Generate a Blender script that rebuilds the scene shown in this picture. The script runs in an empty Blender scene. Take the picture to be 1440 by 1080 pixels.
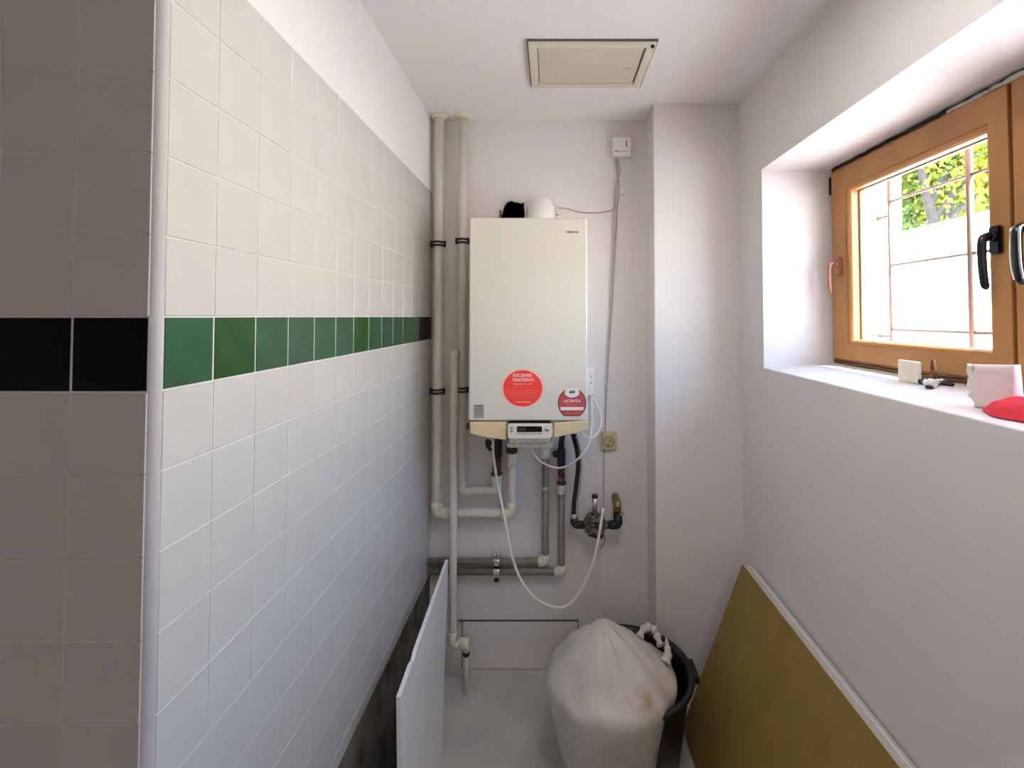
import bpy, bmesh, math, random
from mathutils import Vector, Matrix, noise

random.seed(7)
S = bpy.context.scene
C = S.collection
PI = math.pi

# ------------------------------------------------------------------ camera
EYE = 1.57
PITCH = math.radians(1.5)
F = 680.0
PPX, PPY = 775.0, 427.2
cam_d = bpy.data.cameras.new('camera')
cam_d.sensor_width = 36.0
cam_d.lens = F / 1440 * 36.0
cam_d.shift_x = (720 - PPX) / 1440
cam_d.shift_y = (PPY - 540) / 1440
cam_d.clip_start = 0.02
cam = bpy.data.objects.new('camera', cam_d)
C.objects.link(cam)
cam.location = (0, 0, EYE)
cam.rotation_euler = (PI / 2 + PITCH, 0, 0)
S.camera = cam

# ------------------------------------------------------------------ light
world = bpy.data.worlds.new('world')
S.world = world
world.use_nodes = True
wn = world.node_tree.nodes
wl = world.node_tree.links
bg = wn['Background']
sky = wn.new('ShaderNodeTexSky')
sky.sky_type = 'NISHITA'
sky.sun_disc = False
sky.sun_elevation = math.radians(48)
sky.sun_rotation = math.radians(250)
sky.air_density = 1.0
sky.dust_density = 2.5
wl.new(sky.outputs[0], bg.inputs[0])
bg.inputs[1].default_value = 3.9

sun_d = bpy.data.lights.new('sun', 'SUN')
sun_d.energy = 17.0
sun_d.angle = math.radians(0.6)
sun_d.color = (1.0, 0.94, 0.84)
sun = bpy.data.objects.new('sun', sun_d)
C.objects.link(sun)
sun.rotation_euler = Vector((-0.33, 0.40, -0.86)).to_track_quat('-Z', 'Y').to_euler()
sun.location = (-3, -3, 8)

por_d = bpy.data.lights.new('window_portal', 'AREA')
por_d.shape = 'RECTANGLE'
por_d.size = 0.74
por_d.size_y = 1.42
por_d.cycles.is_portal = True
por = bpy.data.objects.new('window_portal', por_d)
C.objects.link(por)
por.location = (1.265, 1.09, 1.755)
por.rotation_euler = Vector((-1, 0, 0)).to_track_quat('-Z', 'Y').to_euler()

# added fill light behind the photographer, no real source stands there
fill_d = bpy.data.lights.new('hall_lamp', 'AREA')
fill_d.shape = 'RECTANGLE'
fill_d.size = 0.9
fill_d.size_y = 1.2
fill_d.energy = 3.2
fill_d.color = (1.0, 0.97, 0.92)
fill = bpy.data.objects.new('hall_lamp', fill_d)
C.objects.link(fill)
fill.location = (0.1, -1.9, 1.5)
fill.rotation_euler = Vector((0.0, 1, 0)).to_track_quat('-Z', 'Z').to_euler()

top_fill_d = bpy.data.lights.new('ceiling_lamp', 'AREA')  # unseen fill light added overhead to lift the lower walls
top_fill_d.shape = 'DISK'
top_fill_d.size = 0.45
top_fill_d.energy = 5.2
top_fill_d.color = (1.0, 0.97, 0.95)
top_fill = bpy.data.objects.new('ceiling_lamp', top_fill_d)
C.objects.link(top_fill)
top_fill.location = (0.22, 0.78, 2.40)

S.view_settings.view_transform = 'Standard'
S.view_settings.look = 'None'
S.view_settings.gamma = 1.0
S.view_settings.use_curve_mapping = False
S.view_settings.exposure = 0.46
S.cycles.use_denoising = True
S.cycles.max_bounces = 14
S.cycles.diffuse_bounces = 9
S.cycles.transparent_max_bounces = 16
S.cycles.caustics_reflective = False
S.cycles.caustics_refractive = False

# ------------------------------------------------------------------ helpers
def at(px, py, X=None, Y=None, Z=None):
    """Point of the real plane X=, Y= or Z= seen at a pixel of the photograph."""
    a, b = (px - PPX) / F, (PPY - py) / F
    d = Vector((a, math.cos(PITCH) - b * math.sin(PITCH), math.sin(PITCH) + b * math.cos(PITCH)))
    if X is not None: t = X / d.x
    elif Y is not None: t = Y / d.y
    else: t = (Z - EYE) / d.z
    return Vector((0, 0, EYE)) + d * t

def srgb(r, g, b):
    def f(c):
        c /= 255.0
        return c / 12.92 if c <= 0.04045 else ((c + 0.055) / 1.055) ** 2.4
    return (f(r), f(g), f(b), 1.0)

def mat(name, col, rough=0.5, metal=0.0, var=0.06, vscale=6.0, bump=0.0, bscale=60.0, spec=0.5,
        col2=None, mixlo=0.45, mixhi=0.6, mscale=8.0, coat=0.0, transl=0.0, stretch=(1, 1, 1)):
    m = bpy.data.materials.new(name)
    m.use_nodes = True
    n, l = m.node_tree.nodes, m.node_tree.links
    p = n['Principled BSDF']
    tc = n.new('ShaderNodeTexCoord')
    mp = n.new('ShaderNodeMapping')
    mp.inputs['Scale'].default_value = stretch
    l.new(tc.outputs['Object'], mp.inputs[0])
    nz = n.new('ShaderNodeTexNoise')
    nz.inputs['Scale'].default_value = vscale
    nz.inputs['Detail'].default_value = 4
    l.new(mp.outputs[0], nz.inputs['Vector'])
    hs = n.new('ShaderNodeHueSaturation')
    hs.inputs['Color'].default_value = col
    mr = n.new('ShaderNodeMapRange')
    mr.inputs[1].default_value = 0.3; mr.inputs[2].default_value = 0.7
    mr.inputs[3].default_value = 1 - var; mr.inputs[4].default_value = 1 + var
    l.new(nz.outputs[0], mr.inputs[0])
    l.new(mr.outputs[0], hs.inputs['Value'])
    out = hs.outputs[0]
    if col2 is not None:
        n2 = n.new('ShaderNodeTexNoise')
        n2.inputs['Scale'].default_value = mscale
        n2.inputs['Detail'].default_value = 6
        l.new(mp.outputs[0], n2.inputs['Vector'])
        r2 = n.new('ShaderNodeMapRange')
        r2.inputs[1].default_value = mixlo; r2.inputs[2].default_value = mixhi
        l.new(n2.outputs[0], r2.inputs[0])
        mx = n.new('ShaderNodeMix'); mx.data_type = 'RGBA'
        l.new(r2.outputs[0], mx.inputs[0])
        l.new(out, mx.inputs[6])
        mx.inputs[7].default_value = col2
        out = mx.outputs[2]
    l.new(out, p.inputs['Base Color'])
    p.inputs['Roughness'].default_value = rough
    p.inputs['Metallic'].default_value = metal
    p.inputs['Specular IOR Level'].default_value = spec
    p.inputs['Coat Weight'].default_value = coat
    if bump > 0:
        nb = n.new('ShaderNodeTexNoise')
        nb.inputs['Scale'].default_value = bscale
        nb.inputs['Detail'].default_value = 5
        l.new(mp.outputs[0], nb.inputs['Vector'])
        bp = n.new('ShaderNodeBump')
        bp.inputs['Strength'].default_value = bump
        bp.inputs['Distance'].default_value = 0.004
        l.new(nb.outputs[0], bp.inputs['Height'])
        l.new(bp.outputs[0], p.inputs['Normal'])
    if transl > 0:
        tr = n.new('ShaderNodeBsdfTranslucent')
        l.new(out, tr.inputs[0])
        ms = n.new('ShaderNodeMixShader')
        ms.inputs[0].default_value = transl
        l.new(p.outputs[0], ms.inputs[1]); l.new(tr.outputs[0], ms.inputs[2])
        l.new(ms.outputs[0], n['Material Output'].inputs[0])
    return m

def glass_mat(name):
    m = bpy.data.materials.new(name)
    m.use_nodes = True
    n, l = m.node_tree.nodes, m.node_tree.links
    n.remove(n['Principled BSDF'])
    t = n.new('ShaderNodeBsdfTransparent'); t.inputs[0].default_value = (0.94, 0.96, 0.95, 1)
    g = n.new('ShaderNodeBsdfGlossy'); g.inputs['Roughness'].default_value = 0.02
    lw = n.new('ShaderNodeLayerWeight'); lw.inputs[0].default_value = 0.5
    pw = n.new('ShaderNodeMath'); pw.operation = 'POWER'; pw.inputs[1].default_value = 5.0
    l.new(lw.outputs['Facing'], pw.inputs[0])
    fr = n.new('ShaderNodeMath'); fr.operation = 'MULTIPLY_ADD'; fr.inputs[1].default_value = 0.9; fr.inputs[2].default_value = 0.04
    l.new(pw.outputs[0], fr.inputs[0])
    ms = n.new('ShaderNodeMixShader')
    l.new(fr.outputs[0], ms.inputs[0]); l.new(t.outputs[0], ms.inputs[1]); l.new(g.outputs[0], ms.inputs[2])
    l.new(ms.outputs[0], n['Material Output'].inputs[0])
    return m

M = {}
M['plaster'] = mat('plaster', (0.74, 0.70, 0.69, 1), 0.85, var=0.02, vscale=2.0, bump=0.12, bscale=25)
M['ceiling'] = mat('ceiling_paint', (0.84, 0.81, 0.80, 1), 0.9, var=0.015, vscale=1.5, bump=0.08, bscale=20)
M['reveal'] = M['plaster']
M['grout'] = mat('grout', (0.645, 0.615, 0.58, 1), 0.9, var=0.05, vscale=40)
M['tile'] = mat('white_tile', (0.55, 0.525, 0.49, 1), 0.22, var=0.025, vscale=5, bump=0.05, bscale=14)
M['green1'] = mat('green_tile', (0.024, 0.085, 0.036, 1), 0.22, var=0.12, vscale=14, bump=0.04, bscale=14, spec=0.3)
M['green2'] = mat('green_tile_deep', (0.014, 0.065, 0.012, 1), 0.22, spec=0.3, var=0.15, vscale=18, bump=0.04, bscale=14)
M['green3'] = mat('green_tile_grey', (0.032, 0.082, 0.045, 1), 0.22, spec=0.3, var=0.12, vscale=12, bump=0.04, bscale=14)
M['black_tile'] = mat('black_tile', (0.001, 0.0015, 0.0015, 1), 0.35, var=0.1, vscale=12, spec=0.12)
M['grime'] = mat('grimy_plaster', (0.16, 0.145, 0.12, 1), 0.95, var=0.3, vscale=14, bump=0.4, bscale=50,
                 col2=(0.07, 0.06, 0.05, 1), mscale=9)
M['floor'] = mat('floor_screed', (0.55, 0.53, 0.51, 1), 0.6, var=0.12, vscale=5, bump=0.15, bscale=60)
M['plastic_white'] = mat('white_plastic', (0.78, 0.76, 0.73, 1), 0.35, var=0.02)
M['enamel'] = mat('boiler_enamel', (0.70, 0.66, 0.575, 1), 0.2, var=0.01, vscale=3, coat=0.2)
M['beige'] = mat('beige_plastic', (0.72, 0.55, 0.33, 1), 0.45, var=0.05, vscale=9)
M['cream'] = mat('cream_plastic', (0.74, 0.69, 0.55, 1), 0.4, var=0.04, vscale=20)
M['dirty_white'] = mat('dusty_white_plastic', (0.66, 0.63, 0.56, 1), 0.6, var=0.15, vscale=60, bump=0.3, bscale=150,
                       col2=(0.14, 0.12, 0.09, 1), mixlo=0.62, mixhi=0.70, mscale=70)
M['lcd'] = mat('display_black', (0.006, 0.005, 0.005, 1), 0.12, var=0.05)
M['pipe_paint'] = mat('painted_pipe', (0.70, 0.655, 0.57, 1), 0.35, var=0.05, vscale=12, bump=0.08, bscale=60)
M['pipe_fit'] = mat('cream_fitting', (0.74, 0.69, 0.55, 1), 0.5, var=0.10, vscale=40, bump=0.2, bscale=90)
M['pipe_grey'] = mat('grey_pipe', (0.25, 0.23, 0.19, 1), 0.42, metal=0.2, var=0.15, vscale=25, bump=0.1, bscale=90)
M['rust'] = mat('rusty_iron', (0.10, 0.026, 0.014, 1), 0.8, var=0.4, vscale=60, bump=0.5, bscale=140,
                col2=(0.32, 0.17, 0.12, 1), mixlo=0.5, mixhi=0.66, mscale=60)
M['iron'] = mat('black_iron', (0.014, 0.012, 0.011, 1), 0.5, var=0.4, vscale=60, bump=0.4, bscale=120,
                col2=(0.16, 0.15, 0.13, 1), mixlo=0.62, mixhi=0.74, mscale=90)
M['body_metal'] = mat('olive_cast_metal', (0.17, 0.17, 0.125, 1), 0.55, metal=0.2, var=0.4, vscale=50, bump=0.5, bscale=120,
                      col2=(0.015, 0.015, 0.012, 1), mixlo=0.52, mixhi=0.62, mscale=60)
M['brass'] = mat('old_brass', (0.36, 0.24, 0.10, 1), 0.45, metal=0.6, var=0.3, vscale=60, bump=0.3, bscale=120,
                 col2=(0.10, 0.06, 0.03, 1), mscale=80)
M['chrome'] = mat('zinc_metal', (0.6, 0.6, 0.58, 1), 0.28, metal=0.9, var=0.2, vscale=80)
M['dark_metal'] = mat('dark_metal', (0.03, 0.025, 0.02, 1), 0.45, metal=0.5, var=0.3, vscale=80)
M['hose'] = mat('braided_hose', (0.045, 0.04, 0.035, 1), 0.35, metal=0.6, var=0.5, vscale=120, bump=0.6, bscale=400)
M['cable_white'] = mat('white_cable', (0.80, 0.78, 0.72, 1), 0.4, var=0.03)
M['cable_grey'] = mat('grey_cable', (0.50, 0.46, 0.42, 1), 0.6, var=0.05)
M['cord_brown'] = mat('thin_brown_cord', (0.34, 0.28, 0.25, 1), 0.6, var=0.1)
M['red'] = mat('red_sticker', (0.93, 0.06, 0.05, 1), 0.4, var=0.04, vscale=30)
M['pink'] = mat('pale_pink_border', (0.90, 0.50, 0.42, 1), 0.4, var=0.02)
M['crimson'] = mat('crimson_sticker', (0.50, 0.085, 0.085, 1), 0.4, var=0.08, vscale=60)
M['crimson_dark'] = mat('dark_crimson_print', (0.20, 0.03, 0.035, 1), 0.4, var=0.05)
M['print_pale'] = mat('pale_print', (0.95, 0.68, 0.63, 1), 0.5, var=0.02)
M['print_mid'] = mat('faded_print', (0.86, 0.16, 0.13, 1), 0.5, var=0.02)
M['paper'] = mat('white_paper', (0.78, 0.74, 0.72, 1), 0.6, var=0.03)
M['grey_label'] = mat('grey_label', (0.36, 0.35, 0.33, 1), 0.5, var=0.08, vscale=200)
M['ink'] = mat('dark_ink', (0.03, 0.04, 0.03, 1), 0.5)
M['ink_brown'] = mat('brown_ink', (0.13, 0.105, 0.07, 1), 0.5)
M['hatch'] = mat('hatch_cream', (0.62, 0.56, 0.45, 1), 0.5, var=0.05, vscale=5, bump=0.08, bscale=40)
M['hatch_frame'] = mat('hatch_frame_cream', (0.70, 0.65, 0.55, 1), 0.5, var=0.06, vscale=20, bump=0.1, bscale=60)
M['wood'] = mat('brown_window_wood', (0.41, 0.190, 0.055, 1), 0.45, var=0.14, vscale=7, bump=0.1, bscale=30, stretch=(1, 1, 0.5))
M['bead'] = mat('orange_window_bead', (0.48, 0.215, 0.07, 1), 0.4, var=0.08, vscale=8)
M['seal'] = mat('black_rubber', (0.02, 0.018, 0.016, 1), 0.7, var=0.3, vscale=60)
M['foam'] = mat('old_foam', (0.55, 0.52, 0.46, 1), 0.9, var=0.25, vscale=60, bump=0.5, bscale=120,
                col2=(0.08, 0.07, 0.06, 1), mscale=30, mixlo=0.55, mixhi=0.65)
M['handle_black'] = mat('black_handle', (0.008, 0.008, 0.012, 1), 0.22, var=0.1)
M['copper'] = mat('brown_handle', (0.40, 0.17, 0.10, 1), 0.35, metal=0.3, var=0.1)
M['glass'] = glass_mat('window_glass')
M['gold_board'] = mat('ochre_board', (0.26, 0.17, 0.035, 1), 0.5, var=0.12, vscale=9, bump=0.08, bscale=60)
M['white_board'] = mat('white_board', (0.82, 0.83, 0.84, 1), 0.25, var=0.02, vscale=4)
M['board_edge'] = mat('board_edge', (0.60, 0.56, 0.52, 1), 0.7, var=0.1, vscale=50)
M['sack'] = mat('white_plastic_sack', (0.66, 0.62, 0.58, 1), 0.42, var=0.10, vscale=9, bump=0.35, bscale=26,
                col2=(0.48, 0.38, 0.26, 1), mixlo=0.60, mixhi=0.66, mscale=4.5, transl=0.15)
M['bucket'] = mat('black_bucket', (0.006, 0.006, 0.006, 1), 0.45, var=0.2, bump=0.1)
M['block'] = mat('cream_block', (0.80, 0.76, 0.62, 1), 0.8, var=0.05, vscale=30, bump=0.2, bscale=120)
M['carton'] = mat('pink_white_carton', (0.80, 0.66, 0.66, 1), 0.6, var=0.04, vscale=10, bump=0.1, bscale=30,
                  col2=(0.82, 0.78, 0.82, 1), mscale=9, mixlo=0.45, mixhi=0.6)
M['red_cloth'] = mat('red_cloth', (0.72, 0.03, 0.05, 1), 0.8, var=0.12, vscale=25, bump=0.4, bscale=150)
M['stone_white'] = mat('pale_render', (0.80, 0.78, 0.72, 1), 0.9, var=0.06, vscale=3, bump=0.2, bscale=30)
M['facade'] = mat('white_facade', (0.86, 0.82, 0.76, 1), 0.9, var=0.03, vscale=2)
M['roof'] = mat('roof_tile', (0.45, 0.2, 0.13, 1), 0.8, var=0.1)
M['paving'] = mat('pale_paving', (0.74, 0.71, 0.66, 1), 0.9, var=0.06, vscale=2, bump=0.2, bscale=30)
M['leaf'] = mat('leaf', (0.065, 0.14, 0.010, 1), 0.5, var=0.6, vscale=4, transl=0.35, col2=(0.34, 0.31, 0.015, 1), mscale=1.6)
M['bark'] = mat('bark', (0.05, 0.042, 0.036, 1), 0.9, var=0.3, vscale=10, bump=0.5, bscale=30)
M['bar_paint'] = mat('pale_bar_paint', (0.20, 0.15, 0.13, 1), 0.5, var=0.1, vscale=20)
M['joint'] = mat('dusty_joint', (0.13, 0.11, 0.10, 1), 0.9, var=0.3, vscale=30)
M['soot'] = mat('soot', (0.004, 0.004, 0.004, 1), 1.0, var=0.2, spec=0.0)  # near-black colour stands in for the deep shade inside the flue hole

def obj(name, bm, m, parent=None, smooth=False, bevel=0.0, seg=2, recalc=True, loc=None):
    if recalc:
        bmesh.ops.recalc_face_normals(bm, faces=bm.faces[:])
    me = bpy.data.meshes.new(name)
    bm.to_mesh(me); bm.free()
    ms = m if isinstance(m, (list, tuple)) else [m]
    for q in ms: me.materials.append(q)
    if smooth:
        for p in me.polygons: p.use_smooth = True
    o = bpy.data.objects.new(name, me)
    C.objects.link(o)
    if parent is not None: o.parent = parent
    if loc is not None: o.location = loc
    if bevel > 0:
        b = o.modifiers.new('bevel', 'BEVEL')
        b.width = bevel; b.segments = seg; b.limit_method = 'ANGLE'; b.angle_limit = math.radians(40)
    return o

def root(name, label, cat, group=None, loc=(0, 0, 0)):
    o = bpy.data.objects.new(name, None)
    o.empty_display_size = 0.05
    C.objects.link(o)
    o.location = loc
    return tag(o, label, cat, group)

def tag(o, label, cat, group=None):
    o['label'] = label; o['category'] = cat
    if group: o['group'] = group
    return o

def struct(o, label=None):
    o['kind'] = 'structure'
    if label: o['label'] = label
    o['category'] = {'w': 'wall', 'f': 'floor', 'c': 'ceiling', 't': 'trim', 'b': 'baseboard', 'd': 'door'}.get(o.name[0], 'wall')
    if o.name.startswith('window'): o['category'] = 'window'
    return o

def BM(): return bmesh.new()

def box(bm, a, b, mi=0):
    x0, y0, z0 = a; x1, y1, z1 = b
    v = [bm.verts.new(p) for p in ((x0,y0,z0),(x1,y0,z0),(x1,y1,z0),(x0,y1,z0),(x0,y0,z1),(x1,y0,z1),(x1,y1,z1),(x0,y1,z1))]
    fs = [bm.faces.new([v[i] for i in q]) for q in ((0,3,2,1),(4,5,6,7),(0,1,5,4),(1,2,6,5),(2,3,7,6),(3,0,4,7))]
    for f in fs: f.material_index = mi
    return v

def cbox(bm, c, s, mi=0, rot=None):
    v = box(bm, (-s[0]/2, -s[1]/2, -s[2]/2), (s[0]/2, s[1]/2, s[2]/2), mi)
    for q in v:
        co = q.co
        if rot is not None: co = rot @ co
        q.co = co + Vector(c)
    return v

def fillet(pts, r, n=6):
    pts = [Vector(p) for p in pts]
    out = [pts[0]]
    for i in range(1, len(pts) - 1):
        a, b, c = pts[i-1], pts[i], pts[i+1]
        u, w = (a - b), (c - b)
        lu, lw = u.length, w.length
        u.normalize(); w.normalize()
        ang = u.angle(w)
        if ang > PI - 0.02: out.append(b); continue
        d = min(r / math.tan(ang / 2), lu * 0.49, lw * 0.49)
        rr = d * math.tan(ang / 2)
        cen = b + (u + w).normalized() * (rr / math.sin(ang / 2))
        p0, p1 = b + u * d, b + w * d
        v0, v1 = p0 - cen, p1 - cen
        tot = v0.angle(v1)
        for k in range(n + 1):
            t = k / n
            v = (v0 * math.sin((1-t)*tot) + v1 * math.sin(t*tot)) / math.sin(tot)
            out.append(cen + v)
    out.append(pts[-1])
    return out

def spline(pts, n=8):
    pts = [Vector(p) for p in pts]
    P = [pts[0]*2 - pts[1]] + pts + [pts[-1]*2 - pts[-2]]
    out = []
    for i in range(1, len(P) - 2):
        p0, p1, p2, p3 = P[i-1:i+3]
        for k in range(n):
            t = k / n
            out.append(0.5*((2*p1)+(p2-p0)*t+(2*p0-5*p1+4*p2-p3)*t*t+(3*p1-p0-3*p2+p3)*t**3))
    out.append(pts[-1])
    return out

def sweep(bm, pts, r, n=16, mi=0, caps=True):
    pts = [Vector(p) for p in pts]
    N = len(pts)
    T = [(pts[min(i+1, N-1)] - pts[max(i-1, 0)]).normalized() for i in range(N)]
    up = Vector((0, 0, 1)) if abs(T[0].z) < 0.9 else Vector((1, 0, 0))
    nrm = (up - T[0]*up.dot(T[0])).normalized()
    rings = []
    for i in range(N):
        nrm = (nrm - T[i]*nrm.dot(T[i])).normalized()
        bi = T[i].cross(nrm)
        rr = r[i] if isinstance(r, (list, tuple)) else r
        rings.append([bm.verts.new(pts[i] + (nrm*math.cos(2*PI*k/n) + bi*math.sin(2*PI*k/n))*rr) for k in range(n)])
    for i in range(N - 1):
        for k in range(n):
            f = bm.faces.new((rings[i][k], rings[i][(k+1) % n], rings[i+1][(k+1) % n], rings[i+1][k]))
            f.material_index = mi; f.smooth = True
    if caps:
        for rg in (rings[0][::-1], rings[-1]):
            f = bm.faces.new(rg); f.material_index = mi
    return rings

def cyl(bm, a, b, r, n=20, mi=0):
    return sweep(bm, [a, b], r, n, mi)

def lathe(bm, prof, M4=None, n=24, mi=0, close=True):
    rings = []
    M4 = M4 or Matrix()
    for (r, z) in prof:
        rings.append([bm.verts.new(M4 @ Vector((r*math.cos(2*PI*k/n), r*math.sin(2*PI*k/n), z))) for k in range(n)])
    for i in range(len(rings)-1):
        for k in range(n):
            f = bm.faces.new((rings[i][k], rings[i][(k+1) % n], rings[i+1][(k+1) % n], rings[i+1][k]))
            f.material_index = mi; f.smooth = True
    if close:
        for rg in (rings[0][::-1], rings[-1]):
            f = bm.faces.new(rg); f.material_index = mi

def axis_mat(o, d):
    return Matrix.Translation(Vector(o)) @ Vector(d).to_track_quat('Z', 'Y').to_matrix().to_4x4()

def prism(bm, poly, axis, a, b, mi=0):
    """polygon in the two other axes (x,z for 'y'; y,z for 'x'; x,y for 'z') drawn from a to b."""
    def p(u, v, t):
        return {'y': (u, t, v), 'x': (t, u, v), 'z': (u, v, t)}[axis]
    A = [bm.verts.new(p(u, v, a)) for u, v in poly]
    B = [bm.verts.new(p(u, v, b)) for u, v in poly]
    n = len(poly)
    fs = [bm.faces.new(A[::-1]), bm.faces.new(B)]
    for i in range(n):
        fs.append(bm.faces.new((A[i], A[(i+1) % n], B[(i+1) % n], B[i])))
    for f in fs: f.material_index = mi
    return fs

def disc_poly(cx, cz, r, n=40, rz=None):
    rz = rz or r
    return [(cx + r*math.cos(2*PI*k/n), cz + rz*math.sin(2*PI*k/n)) for k in range(n)]

def ring_plate(bm, outer, inner, axis, a, b):
    """plate with a hole: equal-length outer and inner loops."""
    def p(u, v, t):
        return {'y': (u, t, v), 'x': (t, u, v), 'z': (u, v, t)}[axis]
    L = [[bm.verts.new(p(u, v, t)) for u, v in q] for q in (outer, inner) for t in (a, b)]
    oa, ob, ia, ib = L
    n = len(outer)
    for i in range(n):
        j = (i+1) % n
        bm.faces.new((oa[i], oa[j], ia[j], ia[i]))
        bm.faces.new((ob[j], ob[i], ib[i], ib[j]))
        bm.faces.new((oa[j], oa[i], ob[i], ob[j]))
        bm.faces.new((ia[i], ia[j], ib[j], ib[i]))

def text(name, body, size, loc, m, parent, depth=0.0004, rot=(PI/2, 0, 0), align='CENTER', sx=1.0, bold=0.0):
    cu = bpy.data.curves.new(name, 'FONT')
    cu.body = body; cu.size = size; cu.align_x = align; cu.align_y = 'CENTER'
    cu.extrude = depth; cu.offset = bold; cu.resolution_u = 3
    t = bpy.data.objects.new('tmp', cu)
    C.objects.link(t)
    dg = bpy.context.evaluated_depsgraph_get()
    me = bpy.data.meshes.new_from_object(t.evaluated_get(dg))
    bpy.data.objects.remove(t); bpy.data.curves.remove(cu)
    me.name = name
    me.materials.clear(); me.materials.append(m)
    o = bpy.data.objects.new(name, me)
    C.objects.link(o)
    o.location = loc; o.rotation_euler = rot; o.scale = (sx, 1, 1)
    o.parent = parent
    return o

# ------------------------------------------------------------------ room numbers
XL, XR, YB, YE = -0.535, 0.785, 2.165, 0.652     # tile face left, right wall, back wall, near end of the tiled wall
ZC = at(760, 169, Y=YB).z                          # ceiling
YBR = 1.995                                        # chimney breast face
XBR = at(920, 400, Y=YBR).x
XW = 1.045                                         # inner plane of the window frame
WY0, WY1 = 0.39, 1.79                              # window opening
WZ0, WZ1 = 1.38, 2.118
XO = 1.25                                          # outer face of the wall
print('ceiling', ZC, 'breast', XBR)

# ------------------------------------------------------------------ structure
bm = BM(); box(bm, (-2.3, -2.1, -0.12), (XO, 2.35, 0)); floor = struct(obj('floor', bm, M['floor']), 'bare grey screed floor of the boiler room')
bm = BM(); box(bm, (-2.3, -2.1, ZC), (XO, 2.35, ZC+0.2)); struct(obj('ceiling', bm, M['ceiling']), 'flat white painted ceiling')

# left wall core: tiled part set back, plaster above flush with the tiles
ZT = EYE + 5*0.1115
ztb = 0.44
bm = BM()
box(bm, (-0.66, 0.67, 0), (XL-0.0011, 2.35, ZT))
box(bm, (-0.66, 0.67, ZT), (XL-0.001, 2.35, ZC))
for f in bm.faces: f.material_index = 0 if f.calc_center_median().z > ZT else 1
wall_left = struct(obj('wall_left', bm, [M['plaster'], M['grout']]), 'left wall tiled in white with a green band, plaster above')
bm = BM(); box(bm, (XL-0.004, 0.69, 0), (XL-0.0002, YB, ztb-0.002))  # mottled dark brown strip below the tiles
struct(obj('baseboard_left', bm, M['grime']), 'mottled dark brown untiled strip at the foot of the left wall')

# end of the tiled wall, facing the photographer
bm = BM()
box(bm, (-2.3, YE+0.0011, 0), (-0.551, 0.78, ZC))
wall_near = struct(obj('wall_near', bm, M['grout']), 'tiled end of the left wall turned towards the viewer')

# rounded corner trim
bm = BM()
cx, cy, R_ = -0.549, 0.667, 0.0145
poly = [(cx + R_*math.cos(a), cy + R_*math.sin(a)) for a in [math.radians(-95 + 100*k/10) for k in range(11)]]
poly += [(cx-0.004, cy+0.004)]
prism(bm, poly, 'z', 0, ZC)
o = struct(obj('trim_1', bm, mat('corner_strip', (0.46, 0.43, 0.43, 1), 0.5, var=0.03)), 'rounded white plastic corner strip at the tiled wall end')

# tiles ------------------------------------------------------------
JT = 0.0018
def tile_mesh(w, h, m, name, JT=JT):
    """front towards +x, size w along y and h along z, origin at the back centre."""
    bm = BM()
    w2, h2 = (w-JT)/2, (h-JT)/2
    def ring(x, i): return [bm.verts.new((x, s*(w2-i), t*(h2-i))) for s, t in ((-1,-1),(1,-1),(1,1),(-1,1))]
    a, b, c = ring(0, 0), ring(0.0092, 0), ring(0.010, 0.0009)
    bm.faces.new(a[::-1]); bm.faces.new(c)
    for p, q in ((a, b), (b, c)):
        for i in range(4):
            bm.faces.new((p[i], p[(i+1) % 4], q[(i+1) % 4], q[i]))
    bmesh.ops.recalc_face_normals(bm, faces=bm.faces[:])
    me = bpy.data.meshes.new(name); bm.to_mesh(me); bm.free()
    me.materials.append(m)
    return me
_tm = {}
def put_tile(parent, w, h, key, pos, rz=0.0):
    k = (round(w, 4), round(h, 4), key)
    if k not in _tm: _tm[k] = tile_mesh(w, h, M[key], 'tile', JT if key == 'tile' else 0.0036)
    o = bpy.data.objects.new('tile', _tm[k])
    C.objects.link(o)
    o.parent = parent
    o.location = pos
    o.rotation_euler = (random.uniform(-.002, .002), random.uniform(-.004, .004), rz + random.uniform(-.004, .004))
    return o

rows = []                                        # (z0, z1, kind)
for k in range(5): rows.append((EYE + k*0.1115, EYE + (k+1)*0.1115, 'w'))
rows.append((EYE - 0.1022, EYE, 'g'))
z = EYE - 0.1022
while z > ztb + 0.001:
    z0 = max(z - 0.1095, ztb); rows.append((z0, z, 'w')); z = z0
ys = [0.669, 0.769]
while ys[-1] < YB - 0.03: ys.append(min(ys[-1] + 0.1088, YB - 0.001))
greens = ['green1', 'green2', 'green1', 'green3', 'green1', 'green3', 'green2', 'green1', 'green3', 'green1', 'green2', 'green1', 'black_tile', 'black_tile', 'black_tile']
for i in range(len(ys) - 1):
    for z0, z1, kd in rows:
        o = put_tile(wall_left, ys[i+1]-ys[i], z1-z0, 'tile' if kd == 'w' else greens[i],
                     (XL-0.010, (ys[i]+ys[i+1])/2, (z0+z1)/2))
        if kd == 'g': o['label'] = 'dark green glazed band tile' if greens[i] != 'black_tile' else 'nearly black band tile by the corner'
rows_n = rows[:]
z = rows[-1][0]
while z > 0.001:
    z0 = max(z - 0.1095, 0.0); rows_n.append((z0, z, 'w')); z = z0
rows_n += [(ZT + k*0.1115, min(ZT + (k+1)*0.1115, ZC), 'w') for k in range(3)]
for i in range(4):
    for z0, z1, kd in rows_n:
        if z1 - z0 < 0.01: continue
        x1 = -0.5425 - i*0.1035
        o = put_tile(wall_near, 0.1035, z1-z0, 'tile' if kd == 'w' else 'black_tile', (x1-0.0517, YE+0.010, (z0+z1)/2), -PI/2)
        if kd == 'g': o['label'] = 'black glazed band tile'

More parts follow.
